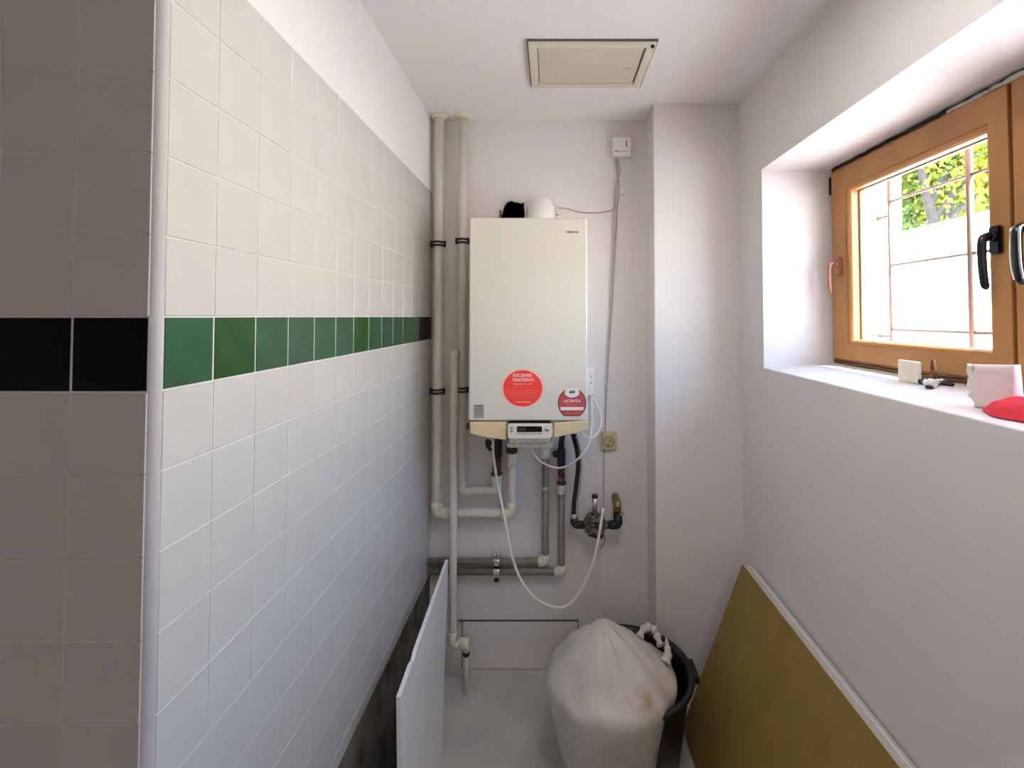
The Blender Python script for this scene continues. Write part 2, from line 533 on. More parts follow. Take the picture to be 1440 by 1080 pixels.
# back wall with the ragged flue hole
hp = [(704, 310), (707, 292), (711, 285), (718, 281), (724, 283), (731, 284), (738, 284), (739, 310)]
hole = [at(x, y, Y=YB) for x, y in hp]
hole = [(v.x, v.z) for v in hole]
bm = BM()
hl = []
for i in range(len(hole)):
    a, b = hole[i], hole[(i+1) % len(hole)]
    for k in range(4):
        t = k/4
        j = 0.0025 if 0 < k else 0.0
        hl.append((a[0]+(b[0]-a[0])*t + random.uniform(-j, j), a[1]+(b[1]-a[1])*t + random.uniform(-j, j)))
hcx = sum(p[0] for p in hl)/len(hl); hcz = sum(p[1] for p in hl)/len(hl)
RX0, RX1, RZ0, RZ1 = -0.66, 0.6, 0.0, ZC
def to_rect(p):
    dx, dz = p[0]-hcx, p[1]-hcz
    t = min(((RX1-hcx)/dx) if dx > 0 else 9e9 if dx == 0 else (RX0-hcx)/dx, ((RZ1-hcz)/dz) if dz > 0 else 9e9 if dz == 0 else (RZ0-hcz)/dz)
    return (hcx+dx*t, hcz+dz*t)
# plate: rectangular frame around a small square, then a collar from the square to the ragged hole
sx0, sx1, sz0, sz1 = hcx-0.11, hcx+0.11, hcz-0.08, hcz+0.08
for (a, b, c, d) in ((RX0, sx0, RZ0, RZ1), (sx1, RX1, RZ0, RZ1), (sx0, sx1, RZ0, sz0), (sx0, sx1, sz1, RZ1)):
    box(bm, (a, YB, c), (b, YB+0.12, d))
def sq(p):
    dx, dz = p[0]-hcx, p[1]-hcz
    t = min(0.11/abs(dx) if dx else 9e9, 0.08/abs(dz) if dz else 9e9)
    return (hcx+dx*t, hcz+dz*t)
corner_in = hl
outer = [sq(p) for p in hl]
# snap the nearest ones to the square's corners
for cxx in (sx0, sx1):
    for czz in (sz0, sz1):
        k = min(range(len(outer)), key=lambda i: (outer[i][0]-cxx)**2+(outer[i][1]-czz)**2)
        outer[k] = (cxx, czz)
ring_plate(bm, outer, corner_in, 'y', YB, YB+0.12)
ins = set(corner_in)
for f in bm.faces:
    if all(any(abs(v_.co.x-a_) < 1e-5 and abs(v_.co.z-b_) < 1e-5 for a_, b_ in corner_in) for v_ in f.verts): f.material_index = 1
struct(obj('wall_back', bm, [M['plaster'], M['soot']]), 'white plastered back wall behind the boiler')
bm = BM(); box(bm, (RX0, YB+0.12, 0), (XBR+0.3, YB+0.18, ZC)); struct(obj('wall_back_core', bm, M['soot']), 'backing slab coloured black for the shade inside the flue hole')
bm = BM(); box(bm, (XBR, YBR, 0), (XR+0.02, YB+0.18, ZC)); struct(obj('wall_breast', bm, M['plaster'], bevel=0.004), 'plastered chimney breast in the right back corner')

# right wall with the window opening
bm = BM()
ring_plate(bm, [(-2.1, 0), (2.35, 0), (2.35, ZC), (-2.1, ZC)], [(WY0, WZ0), (WY1, WZ0), (WY1, WZ1), (WY0, WZ1)], 'x', XR, XO)
struct(obj('wall_right', bm, M['plaster'], bevel=0.003), 'right wall with the deep window recess')
# sill rising slightly towards the frame
bm = BM()
v = box(bm, (XR+0.001, WY0, WZ0-0.01), (XW+0.04, WY1, WZ0+0.0005))
for q in v:
    if q.co.x > 1 and q.co.z > WZ0: q.co.z += 0.020
struct(obj('trim_2', bm, M['plaster'], bevel=0.002), 'white painted window sill of the deep recess')
# walls behind the photographer
bm = BM(); box(bm, (-2.3, -2.2, 0), (XO, -2.1, ZC)); struct(obj('wall_front', bm, M['plaster']), 'wall behind the photographer')
bm = BM(); box(bm, (-2.4, -2.1, 0), (-2.3, 0.8, ZC)); struct(obj('wall_side', bm, M['plaster']), 'far left wall of the entrance space')

# ------------------------------------------------------------------ window
def frame_ring(bm, y0, y1, z0, z1, l, r, b, t, x0, x1, ch=0.0):
    """ring in the y-z plane; l is at y1 (far side), r at y0; ch chamfers the inner front edge."""
    O = [(y0, z0), (y1, z0), (y1, z1), (y0, z1)]
    I = [(y0+r, z0+b), (y1-l, z0+b), (y1-l, z1-t), (y0+r, z1-t)]
    I2 = [(y0+r+ch, z0+b+ch), (y1-l-ch, z0+b+ch), (y1-l-ch, z1-t-ch), (y0+r+ch, z1-t-ch)]
    Vf = lambda q, x: [bm.verts.new((x, a, c)) for a, c in q]
    loops = [Vf(O, x1), Vf(O, x0), Vf(I, x0)]
    if ch > 0: loops.append(Vf(I2, x0+ch*1.2))
    loops.append(Vf(I2 if ch > 0 else I, x1))
    for p, q in zip(loops, loops[1:] + loops[:1]):
        for i in range(4):
            bm.faces.new((p[i], p[(i+1) % 4], q[(i+1) % 4], q[i]))

window = struct(bpy.data.objects.new('window_1', None), 'brown wooden double casement window with black handles')
C.objects.link(window)
bm = BM(); frame_ring(bm, WY0+0.002, WY1-0.004, WZ0+0.028, WZ1-0.008, 0.052, 0.052, 0.04, 0.04, XW, XW+0.07, 0.004)
obj('outer_frame', bm, M['wood'], window, bevel=0.002)
bm = BM(); box(bm, (XW+0.002, 1.060, WZ0+0.06), (XW+0.06, 1.090, WZ1-0.04)); obj('mullion', bm, M['wood'], window)
zf0, zf1 = WZ0+0.040, WZ1-0.022
XS = XW - 0.016
def handle(parent, y, z, m, length=0.108, out=0.036, w=0.0095, name='handle'):
    bm = BM()
    # rosette
    v = cbox(bm, (XS-0.006, y, z), (0.012, 0.030, 0.066))
    bmesh.ops.bevel(bm, geom=[e for e in bm.edges], offset=0.004, segments=2, affect='EDGES')
    cyl(bm, (XS-0.008, y, z+0.008), (XS-0.022, y, z+0.008), 0.0115, 16)
    path = spline([(XS-0.012, y, z+0.008), (XS-out*0.7, y, z+0.010), (XS-out, y, z+0.002), (XS-out-0.003, y, z-0.02),
                   (XS-out-0.002, y, z-length*0.6), (XS-out+0.002, y, z-length*0.95), (XS-out+0.008, y, z-length)], 6)
    n = len(path)
    sweep(bm, path, [w*0.85 if i < n*0.25 else w*(0.95 - 0.25*((i/n-0.3)**2)) * (0.7 if i >= n-2 else 1) for i in range(n)], 14)
    return obj(name, bm, m, parent, smooth=False)
sashes = []
for (y0, y1, l, r) in ((1.080, 1.766, 0.085, 0.050), (0.418, 1.070, 0.095, 0.095)):
    bm = BM(); frame_ring(bm, y0, y1, zf0, zf1, l, r, 0.056, 0.072, XS, XW+0.05, 0.0)
    s = obj('sash', bm, M['wood'], window, bevel=0.003)
    bm = BM(); frame_ring(bm, y0+r-0.001, y1-l+0.001, zf0+0.055, zf1-0.071, 0.014, 0.006, 0.010, 0.014, XS+0.004, XW+0.04, 0.005)
    obj('glazing_bead', bm, M['bead'], s, bevel=0.001)
    bm = BM(); frame_ring(bm, y0+r+0.010, y1-l-0.018, zf0+0.067, zf1-0.09, 0.004, 0.002, 0.002, 0.003, XW+0.018, XW+0.022)
    obj('spacer_strip', bm, M['seal'], s)
    bm = BM(); box(bm, (XW+0.012, y0+r+0.002, zf0+0.06), (XW+0.016, y1-l-0.002, zf1-0.075))
    obj('glass_pane', bm, M['glass'], s)
    sashes.append(s)
h1 = handle(sashes[0], at(1404, 333, X=XS).y, at(1407, 337, X=XS).z, M['handle_black']); h1['label'] = 'black lever handle on the far casement'
h2 = handle(sashes[1], 1.024, at(1407, 333, X=XS).z, M['handle_black']); h2['label'] = 'black lever handle on the near casement'
bm = BM()
zh_ = at(1407, 333, X=XS).z
for s_ in (-1, 1):
    bm = BM()
    sweep(bm, spline([(XS-0.030, 1.024+s_*0.0095, zh_+0.013), (XS-0.041, 1.024+s_*0.0095, zh_+0.004), (XS-0.043, 1.024+s_*0.0095, zh_-0.02),
                      (XS-0.042, 1.024+s_*0.0095, zh_-0.07), (XS-0.036, 1.024+s_*0.009, zh_-0.104)], 6), 0.0028, 8)
    o = obj('handle_edging', bm, M['chrome'], sashes[1]); o['label'] = 'pale metal edging of the near handle'
p = at(1181, 374, X=XS)
h3 = handle(window, p.y, p.z, M['copper'], length=0.098, out=0.036, w=0.0062); h3['label'] = 'small copper-brown handle at the far edge of the frame'
bm = BM(); q = at(1171, 262, X=XW); box(bm, (XW-0.012, WY1-0.012, q.z-0.033), (XW+0.01, WY1-0.002, q.z+0.033)); obj('hinge', bm, M['seal'], window, bevel=0.003)
bm = BM(); q = at(1179, 487, X=XW); box(bm, (XW-0.004, WY1-0.010, q.z-0.045), (XW+0.01, WY1-0.003, q.z+0.045)); obj('hinge', bm, M['seal'], window, bevel=0.002)
# dark gap and torn draught strip above and below the frame
bm = BM()
pts = []
for k in range(60):
    y = WY0+0.01 + (WY1-WY0-0.02)*k/59
    pts.append((XW-0.002+random.uniform(-.0015, .0015), y, WZ1-0.006+random.uniform(-.0015, .0015)))
sweep(bm, pts, 0.0055, 6)
obj('draught_strip', bm, M['seal'], window)
bm = BM()
pts = []
for k in range(40):
    y = WY0+0.01 + (1.235-WY0)*k/39
    pts.append((XW-0.010+random.uniform(-.003, .003), y, WZ1-0.016+random.uniform(-.002, .002)))
sweep(bm, pts, [0.0065+random.uniform(-.0015, .0015) for _ in pts], 7)
o = obj('torn_foam', bm, M['foam'], window); o['label'] = 'torn pale foam strip hanging along the frame top'
bm = BM()
pts = [(XW-0.003, WY0+0.01+(WY1-WY0-0.02)*k/30, WZ0+0.026+random.uniform(-.002, .002)) for k in range(31)]
sweep(bm, pts, 0.006, 6)
obj('sill_bead', bm, mat('dark_wood_bead', (0.13, 0.08, 0.04, 1), 0.8, var=0.3, vscale=30), window)

# ------------------------------------------------------------------ outdoors
bm = BM(); box(bm, (XO+0.001, -12, 1.0), (30, 26, 1.15)); tag(obj('paving', bm, M['paving']), 'pale sunlit paving outside the window', 'paving')
bpy.data.objects['paving']['kind'] = 'structure'
bm = BM(); box(bm, (4.2, -8, 1.0), (4.45, 16, 2.50)); box(bm, (4.12, -8, 2.50), (4.53, 16, 2.57))
tag(obj('garden_wall', bm, M['stone_white'], bevel=0.01), 'low sunlit white garden wall outside below the trees', 'garden wall')
# neighbouring house
nb = root('neighbour_house', 'sunlit white house wing at the left edge of the window view', 'house')
cpt = at(1268, 300, X=3.5)
bm = BM(); box(bm, (XO+0.002, cpt.y, 1.0), (3.5, cpt.y+7, 6.2)); obj('house_wall', bm, M['facade'], nb)
bm = BM(); prism(bm, [(XO-0.3, 6.2), (3.9, 6.2), (2.4, 7.6)], 'y', cpt.y-0.3, cpt.y+7.3); obj('house_roof', bm, M['roof'], nb)
bm = BM(); box(bm, (3.48, cpt.y+2.2, 3.0), (3.53, cpt.y+3.2, 4.4)); obj('house_window', bm, M['lcd'], nb)

def tree(base, top, crown_c, crown_r, n, seed, label):
    rnd = random.Random(seed)
    r_ = root('garden_tree', label, 'tree', loc=base)
    B = Vector(base)
    bm = BM()
    pts = spline([Vector((0, 0, 0)), (Vector(top)-B)*0.5 + Vector((rnd.uniform(-.1, .1), 0.15, 0)), Vector(top)-B], 8)
    sweep(bm, pts, [0.085*(1-0.5*i/len(pts)) for i in range(len(pts))], 10)
    obj('trunk', bm, M['bark'], r_)
    for k in range(8):
        s = pts[int(len(pts)*(0.45+0.065*k)) if int(len(pts)*(0.45+0.065*k)) < len(pts) else -1]
        e = Vector(crown_c)-B + Vector((rnd.uniform(-1, 1)*crown_r[0], rnd.uniform(-1, 1)*crown_r[1], rnd.uniform(-.7, .7)*crown_r[2]))*0.75
        bm = BM(); sp = spline([s, (s+e)/2+Vector((0, 0, 0.2)), e], 6)
        sweep(bm, sp, [0.055*(1-0.75*i/len(sp)) for i in range(len(sp))], 6)
        obj('branch', bm, M['bark'], r_)
    bm = BM()
    cl = [Vector(crown_c)-B + Vector((rnd.gauss(0, .5)*crown_r[0], rnd.gauss(0, .5)*crown_r[1], rnd.gauss(0, .5)*crown_r[2])) for _ in range(70)]
    for k in range(n):
        c = rnd.choice(cl) + Vector((rnd.gauss(0, .32), rnd.gauss(0, .32), rnd.gauss(0, .28)))
        d = Vector((rnd.gauss(0, 1), rnd.gauss(0, 1), rnd.gauss(0, 1))).normalized()
        u = d.orthogonal().normalized(); w = d.cross(u)
        s = rnd.uniform(0.022, 0.045)
        bm.faces.new([bm.verts.new(c + q) for q in (u*s*1.5, w*s*0.7 + d*s*.2, -u*s*1.2, -w*s*0.7 + d*s*.2)])
    f = obj('foliage', bm, M['leaf'], r_, recalc=False); f['kind'] = 'stuff'
p0 = at(1342, 300, X=5.3); p1 = at(1308, 232, X=5.3)
tree((5.3, p0.y-0.55, 1.0), (p1.x, p1.y+0.3, p1.z+0.7), (6.1, 7.4, 3.95), (0.75, 1.5, 1.15), 24000, 3, 'yellow-green garden tree with a slanting trunk seen through the glass')
tree((8.6, 9.4, 1.0), (8.7, 9.6, 4.6), (8.8, 9.8, 4.9), (1.0, 2.2, 1.7), 16000, 5, 'paler green tree standing further back outside')

# window grille
gr = root('window_grille', 'pale metal bars of the security grille outside the window', 'grille')
for i, px in enumerate((1251, 1364)):
    pass
y1b = at(1251, 300, X=1.19).y
for i in range(4):
    yy = y1b - i*0.325
    bm = BM(); cyl(bm, (1.19, yy, WZ0+0.002), (1.19, yy, WZ1-0.002), 0.0065 if i != 1 else 0.009, 10); obj('upright_bar', bm, M['bar_paint'], gr)
for k in range(3):
    zz = 1.972 - k*0.224
    bm = BM(); cyl(bm, (1.19, WY0+0.002, zz), (1.19, y1b+0.003, zz), 0.0048, 8); obj('cross_bar', bm, M['bar_paint'], gr)
for zz in (1.925, 1.50):
    bm = BM(); cyl(bm, (1.19, y1b, zz), (1.19, WY1-0.001, zz), 0.004, 8); lathe(bm, [(0.001, -0.004), (0.011, 0), (0.011, 0.008), (0.001, 0.012)], axis_mat((1.19, y1b+0.05, zz), (0, 1, 0)), 8)
    obj('wall_anchor', bm, M['bar_paint'], gr)

# ------------------------------------------------------------------ ceiling hatch
hc = [at(743, 55, Z=ZC), at(924, 56, Z=ZC), at(899, 120, Z=ZC), at(747, 119, Z=ZC)]
x0 = (hc[0].x+hc[3].x)/2; x1 = (hc[1].x+hc[2].x)/2; y0 = (hc[0].y+hc[1].y)/2; y1 = (hc[2].y+hc[3].y)/2
hatch = root('ceiling_hatch', 'cream square access hatch in the ceiling with a beaded frame', 'hatch', loc=((x0+x1)/2, (y0+y1)/2, ZC))
a, b = (x1-x0)/2, (y1-y0)/2
bm = BM()
w = 0.028
def rect(a, b): return [(-a, -b), (a, -b), (a, b), (-a, b)]
ring_plate(bm, rect(a, b), rect(a-w, b-w), 'z', -0.014, -0.0005)
obj('hatch_frame', bm, M['hatch_frame'], hatch, bevel=0.003)
bm = BM(); ring_plate(bm, rect(a+0.004, b+0.004), rect(a-0.004, b-0.004), 'z', -0.006, 0); obj('frame_edge', bm, M['ink_brown'], hatch)
bm = BM(); box(bm, (-a+w+0.003, -b+w+0.003, -0.009), (a-w-0.006, b-w-0.004, -0.001)); obj('hatch_door', bm, M['hatch'], hatch, bevel=0.0015)
bm = BM(); box(bm, (-a+w-0.002, -b+w-0.002, -0.0015), (a-w+0.002, b-w+0.002, -0.0002)); obj('shadow_gap', bm, M['ink_brown'], hatch)
bm = BM(); cyl(bm, (a-0.012, -b+0.010, -0.020), (a-0.012, -b+0.010, -0.012), 0.006, 10); obj('screw', bm, M['dark_metal'], hatch)
bm = BM(); box(bm, (a-w-0.055, 0.010, -0.0100), (a-w-0.035, 0.0115, -0.0088)); obj('catch', bm, M['ink_brown'], hatch)

# ------------------------------------------------------------------ boiler
YF = 1.82
A = at(660, 306, Y=YF); Bq = at(826.5, 592, Y=YF)
BX0, BX1, BZ1, BZ0 = A.x, Bq.x, A.z, Bq.z
boiler = root('gas_boiler', 'white wall-hung gas boiler with a beige base and round red stickers', 'boiler')
bm = BM(); box(bm, (BX0, YF, BZ0), (BX1, YF+0.03, BZ1)); obj('front_panel', bm, M['enamel'], boiler, bevel=0.007, seg=4)
bm = BM(); box(bm, (BX0+0.003, YF+0.027, BZ0-0.03), (BX1-0.003, YB-0.012, BZ1-0.003)); obj('casing', bm, M['enamel'], boiler, bevel=0.004)
# mounting rail to the wall
bm = BM(); box(bm, (BX0+0.05, YB-0.013, BZ1-0.12), (BX1-0.05, YB-0.0005, BZ1-0.08)); obj('wall_bracket', bm, M['dark_metal'], boiler)
# beige base with a bowed lower edge
def zz(px, py): return at(px, py, Y=YF).z
def xx(px): return at(px, 600, Y=YF).x
low = [(661, 609), (668, 611), (685, 615), (700, 617), (712, 618.5)]
poly = [(xx(661), zz(661, 593.5))] + [(xx(a), zz(a, b)) for a, b in low] + [(xx(712), zz(712, 593.5))]
bm = BM(); prism(bm, poly, 'y', YF-0.004, YF+0.14)
obj('base_cover', bm, M['beige'], boiler, bevel=0.003)
bm = BM()
low2 = [(779, 615.5), (795, 612), (812, 608.5), (827, 604)]
poly = [(xx(779), zz(779, 594.5))] + [(xx(a), zz(a, b)) for a, b in low2] + [(xx(827), zz(827, 591.5))]
prism(bm, poly[::-1], 'y', YF-0.004, YF+0.14)
obj('base_cover', bm, M['beige'], boiler, bevel=0.003)
bm = BM(); box(bm, (BX0+0.01, YF+0.02, zz(700, 612)), (BX1-0.012, YB-0.03, BZ0-0.005)); obj('underside', bm, M['cream'], boiler)
# control panel
cp0 = at(714, 596, Y=YF-0.016); cp1 = at(777, 617, Y=YF-0.016)
bm = BM()
poly = [(cp0.x+0.003, cp0.z), (cp1.x-0.012, cp0.z), (cp1.x-0.003, cp0.z-0.007), (cp1.x, cp0.z-0.02), (cp1.x-0.001, cp1.z+0.012), (cp1.x-0.008, cp1.z), (cp0.x+0.006, cp1.z), (cp0.x, cp1.z+0.01), (cp0.x, cp0.z-0.006)]
prism(bm, poly, 'y', YF-0.018, YF+0.05)
ctrl = obj('control_panel', bm, M['cream'], boiler, bevel=0.002)
yc = YF-0.018
bm = BM(); box(bm, (cp0.x+0.002, YF-0.007, cp0.z), (cp1.x-0.006, YF+0.01, cp0.z+0.006)); obj('dark_slot', bm, M['lcd'], boiler)
d0 = at(727, 599.5, Y=yc); d1 = at(762, 607.5, Y=yc)
bm = BM(); box(bm, (d0.x, yc-0.001, d1.z), (d1.x, yc+0.004, d0.z)); obj('display', bm, M['lcd'], ctrl)
bm = BM(); box(bm, (d0.x+0.002, yc-0.0014, d1.z+0.003), (d0.x+0.034, yc-0.0008, d0.z-0.003)); obj('display_segment', bm, mat('brown_lcd', (0.05, 0.025, 0.018, 1), 0.3, var=0.6, vscale=200), ctrl)
bm = BM(); box(bm, (d0.x-0.001, yc-0.001, d1.z-0.008), (d1.x+0.002, yc+0.003, d1.z-0.004)); obj('button_strip', bm, M['grey_label'], ctrl)
kc = at(770, 603, Y=yc)
bm = BM(); lathe(bm, [(0.0001, 0.004), (0.0085, 0.004), (0.0095, 0.0)], axis_mat(kc, (0, -1, 0)), 20); obj('selector_ring', bm, M['dirty_white'], ctrl)
bm = BM(); lathe(bm, [(0.0045, 0.0), (0.0045, 0.006), (0.0001, 0.0065)], axis_mat(kc, (0, -1, 0)), 16); obj('knob', bm, M['cream'], ctrl)
for py in (602, 606.5):
    k = at(719.5, py, Y=yc)
    bm = BM(); cbox(bm, (k.x, yc-0.001, k.z), (0.0085, 0.003, 0.0045)); obj('button', bm, M['ink_brown'], ctrl, bevel=0.001)
# dusty flap and tray below
e0 = at(716, 617, Y=YF-0.01); e1 = at(774, 623.5, Y=YF-0.01)
bm = BM(); prism(bm, [(YF-0.016, e0.z+0.002), (YF+0.09, e0.z+0.002), (YF+0.09, e1.z), (YF-0.004, e1.z)], 'x', e0.x, e1.x); obj('flap', bm, M['dirty_white'], boiler, bevel=0.002)
e0 = at(713, 623, Y=YF+0.01); e1 = at(777, 630.5, Y=YF+0.01)
bm = BM(); prism(bm, [(YF+0.008, e0.z), (YF+0.11, e0.z), (YF+0.11, e1.z), (YF+0.018, e1.z)], 'x', e0.x, e1.x-0.002); obj('drip_tray', bm, M['dirty_white'], boiler, bevel=0.002)
# side clip at the left bottom corner
k = at(657.5, 599, Y=YF+0.02)
bm = BM(); cbox(bm, (k.x+0.001, k.y, k.z), (0.008, 0.02, 0.022)); cyl(bm, k+Vector((-0.006, 0, -0.008)), k+Vector((0.004, 0, 0.006)), 0.0025, 8); obj('side_clip', bm, M['rust'], boiler)
# maker's name
k = at(805, 326.5, Y=YF)
text('maker_name', 'VIESSMANN', 0.0105, (k.x, YF-0.0005, k.z), M['ink_brown'], boiler, sx=0.86, bold=0.0002)
# round red sticker
c = at(735, 546, Y=YF); r = 29.5/F*YF
bm = BM(); prism(bm, disc_poly(c.x, c.z, r, 48, r*0.93), 'y', YF-0.0008, YF-0.0001)
st = obj('sticker', bm, M['pink'], boiler); st['label'] = 'large round red sticker with white lettering'
bm = BM(); prism(bm, disc_poly(c.x, c.z, r*0.925, 48, r*0.86), 'y', YF-0.0013, YF-0.0004); obj('red_disc', bm, M['red'], st)
def tl(body, px, py, size, m, sx=1.0, parent=st, bold=0.0):
    k = at(px, py, Y=YF); text('lettering', body, size, (k.x, YF-0.0018, k.z), m, parent, depth=0.0002, sx=sx, bold=bold)
tl('SOLUJNESS', 734.5, 527.8, 0.0155, M['print_pale'], 0.93, bold=0.0003)
tl('TRADIZENTS', 735.5, 534.2, 0.0155, M['print_pale'], 0.90, bold=0.0003)
tl('informatie  nr. 101', 735, 540, 0.0080, M['print_pale'], 1.15)
for i, (py, w_) in enumerate(((549, 48), (552, 42), (555, 38), (558, 40))):
    k = at(735, py, Y=YF); hw = w_/2/F*YF
    bm = BM(); box(bm, (k.x-hw, YF-0.0017, k.z-0.0011), (k.x+hw, YF-0.0012, k.z+0.0011)); obj('printed_line', bm, M['print_mid'], st)
tl('www.service.eu', 736, 565, 0.0095, M['print_pale'], 0.95)
# small crimson sticker
c = at(804.5, 567, Y=YF); r = 20.0/F*YF
bm = BM()
pl = [p for p in disc_poly(c.x, c.z, r, 64, r*1.05)]
zcut = at(804, 585, Y=YF).z
pl = [(x, max(z, zcut)) for x, z in pl]
prism(bm, pl, 'y', YF-0.0008, YF-0.0001); st2 = obj('sticker', bm, M['crimson_dark'], boiler); st2['label'] = 'small round crimson sticker with a white notch on top'
bm = BM()
pl = [(x, max(z, zcut+0.003)) for x, z in disc_poly(c.x, c.z, r*0.93, 64, r*0.98)]
prism(bm, pl, 'y', YF-0.0013, YF-0.0004); obj('crimson_disc', bm, M['crimson'], st2)
k = at(804.5, 553.5, Y=YF)
bm = BM(); prism(bm, [(k.x + 0.0275*math.cos(a), k.z + 0.004 + 0.0185*math.sin(a)) for a in [2*PI*q/30 for q in range(30)]], 'y', YF-0.0017, YF-0.0008); obj('white_notch', bm, M['paper'], st2)
tl('620', 804.5, 551.3, 0.0125, M['ink'], 1.15, st2, bold=0.0007)
tl('LICENTA', 804.5, 564, 0.0145, M['print_pale'], 1.1, st2, bold=0.0003)
tl('Service', 804.5, 569, 0.0110, M['print_mid'], 1.3, st2)
k = at(804.5, 574.5, Y=YF)
bm = BM(); box(bm, (k.x-0.043, YF-0.0017, k.z-0.006), (k.x+0.043, YF-0.0008, k.z+0.006)); obj('white_strip', bm, M['paper'], st2)
tl('2016 - 2018', 804.5, 581, 0.0110, M['print_mid'], 1.0, st2)
# grey label
k0 = at(666, 569, Y=YF); k1 = at(680.5, 588, Y=YF)
bm = BM(); box(bm, (k0.x, YF-0.0006, k1.z), (k1.x, YF-0.0001, k0.z)); gl = obj('sticker', bm, M['grey_label'], boiler); gl['label'] = 'small grey rectangular label'
text('lettering', 'GAZ', 0.010, ((k0.x+k1.x)/2, YF-0.0009, k0.z-0.005), M['ink'], gl, depth=0.0002, sx=1.4)
for i in range(5):
    bm = BM(); z_ = k0.z-0.014-i*0.0065; box(bm, (k0.x+0.004, YF-0.0009, z_-0.0008), (k1.x-0.004, YF-0.0006, z_+0.0008)); obj('printed_line', bm, M['ink_brown'], gl)

# flue elbow
fl = root('flue_elbow', 'white flue elbow curving from the boiler top into the wall', 'flue pipe')
f0 = at(763, 306, Y=2.03)
xf = f0.x - 0.006; rf = 0.058
bm = BM(); ztop = at(763, 271, Y=2.0).z
path = fillet([(xf, 2.03, BZ1-0.002), (xf, 2.03, ztop-rf), (xf, YB-0.001, ztop-rf)], 0.075, 12)
sweep(bm, path, rf, 32)
obj('elbow', bm, M['plastic_white'], fl)
bm = BM(); lathe(bm, [(rf, -0.001), (rf+0.008, 0), (rf+0.008, 0.028), (rf, 0.030)], axis_mat((xf, 2.03, BZ1), (0, 0, 1)), 32, close=False); obj('socket_collar', bm, M['plastic_white'], fl)
bm = BM(); lathe(bm, [(rf-0.001, 0.0), (rf+0.016, 0.0), (rf+0.016, 0.014), (rf-0.001, 0.014)], axis_mat((xf+0.006, YB-0.016, ztop-rf-0.003), (0, 1, 0)), 32, close=False); obj('wall_collar', bm, M['dirty_white'], fl)
# plaster edge of the hole and rusty nail
bm = BM()
ring = [Vector((p[0], YB-0.002, p[1])) for p in hl] ; ring = ring[2:-3]
sweep(bm, [q + Vector((random.uniform(-.002, .002), 0, random.uniform(-.002, .002))) for q in ring], [random.uniform(0.003, 0.006) for _ in ring], 6)
tag(obj('broken_plaster_edge', bm, M['plaster']), 'crumbled plaster rim round the black flue hole in the back wall', 'plaster')
bm = BM(); k = at(703.5, 297, Y=YB-0.012); cyl(bm, (k.x, YB+0.005, k.z), (k.x, YB-0.016, k.z), 0.004, 8); cyl(bm, (k.x, YB-0.016, k.z), (k.x+0.001, YB-0.016, k.z-0.03), 0.004, 8)
tag(obj('rusty_hook', bm, M['rust']), 'rusty bent nail beside the black hole above the boiler', 'hook')

# ------------------------------------------------------------------ pipes
def pipe(path, r, m, parent, name='pipe', bend=None, n=18):
    bm = BM(); sweep(bm, fillet(path, bend or r*2.2, 8), r, n); return obj(name, bm, m, parent)
def sleeve(a, b, r, m, parent, name, n=18, lip=0.0):
    bm = BM()
    a, b = Vector(a), Vector(b); L = (b-a).length
    lathe(bm, [(r-0.002, 0), (r, 0.002), (r, L-0.002), (r-0.002, L)], axis_mat(a, b-a), n)
    return obj(name, bm, m, parent)
def nut(c, d, r, h, m, parent, name='nut'):
    bm = BM(); lathe(bm, [(r*0.9, -h/2), (r, -h/2+0.002), (r, h/2-0.002), (r*0.9, h/2)], axis_mat(c, d), 6)
    for f in bm.faces: f.smooth = False
    return obj(name, bm, m, parent)
def clamp(c, r, parent, h=0.022):
    bm = BM()
    lathe(bm, [(r+0.0005, -h/2), (r+0.005, -h/2), (r+0.005, -h/2+0.007), (r+0.0005, -h/2+0.007)], axis_mat(c, (0, 0, 1)), 20, close=False)
    lathe(bm, [(r+0.0005, h/2-0.007), (r+0.005, h/2-0.007), (r+0.005, h/2), (r+0.0005, h/2)], axis_mat(c, (0, 0, 1)), 20, close=False)
    lathe(bm, [(r+0.0003, -h/2), (r+0.001, -h/2), (r+0.001, h/2), (r+0.0003, h/2)], axis_mat(c, (0, 0, 1)), 20, close=False, mi=1)
    for s in (-1, 1):
        cbox(bm, (c[0]+s*(r+0.008), c[1], c[2]), (0.010, 0.006, h*1.25))
        cyl(bm, (c[0]+s*(r+0.009), c[1]-0.012, c[2]), (c[0]+s*(r+0.009), c[1]+0.006, c[2]), 0.003, 8)
    cyl(bm, (c[0], c[1]+r, c[2]), (c[0], YB+0.001, c[2]), 0.004, 8)
    return obj('pipe_clamp', bm, [M['dark_metal'], M['chrome']], parent)
def ceiling_collar(c, r, parent):
    bm = BM(); lathe(bm, [(r-0.001, -0.012), (r+0.008, -0.012), (r+0.015, -0.004), (r+0.016, -0.0005), (r-0.001, -0.0005)], axis_mat((c[0], c[1], ZC), (0, 0, 1)), 28, close=False)
    return obj('ceiling_collar', bm, M['pipe_fit'], parent)

YP = 2.118
def pp(x, y, Y=YP): return at(x, y, Y=Y)
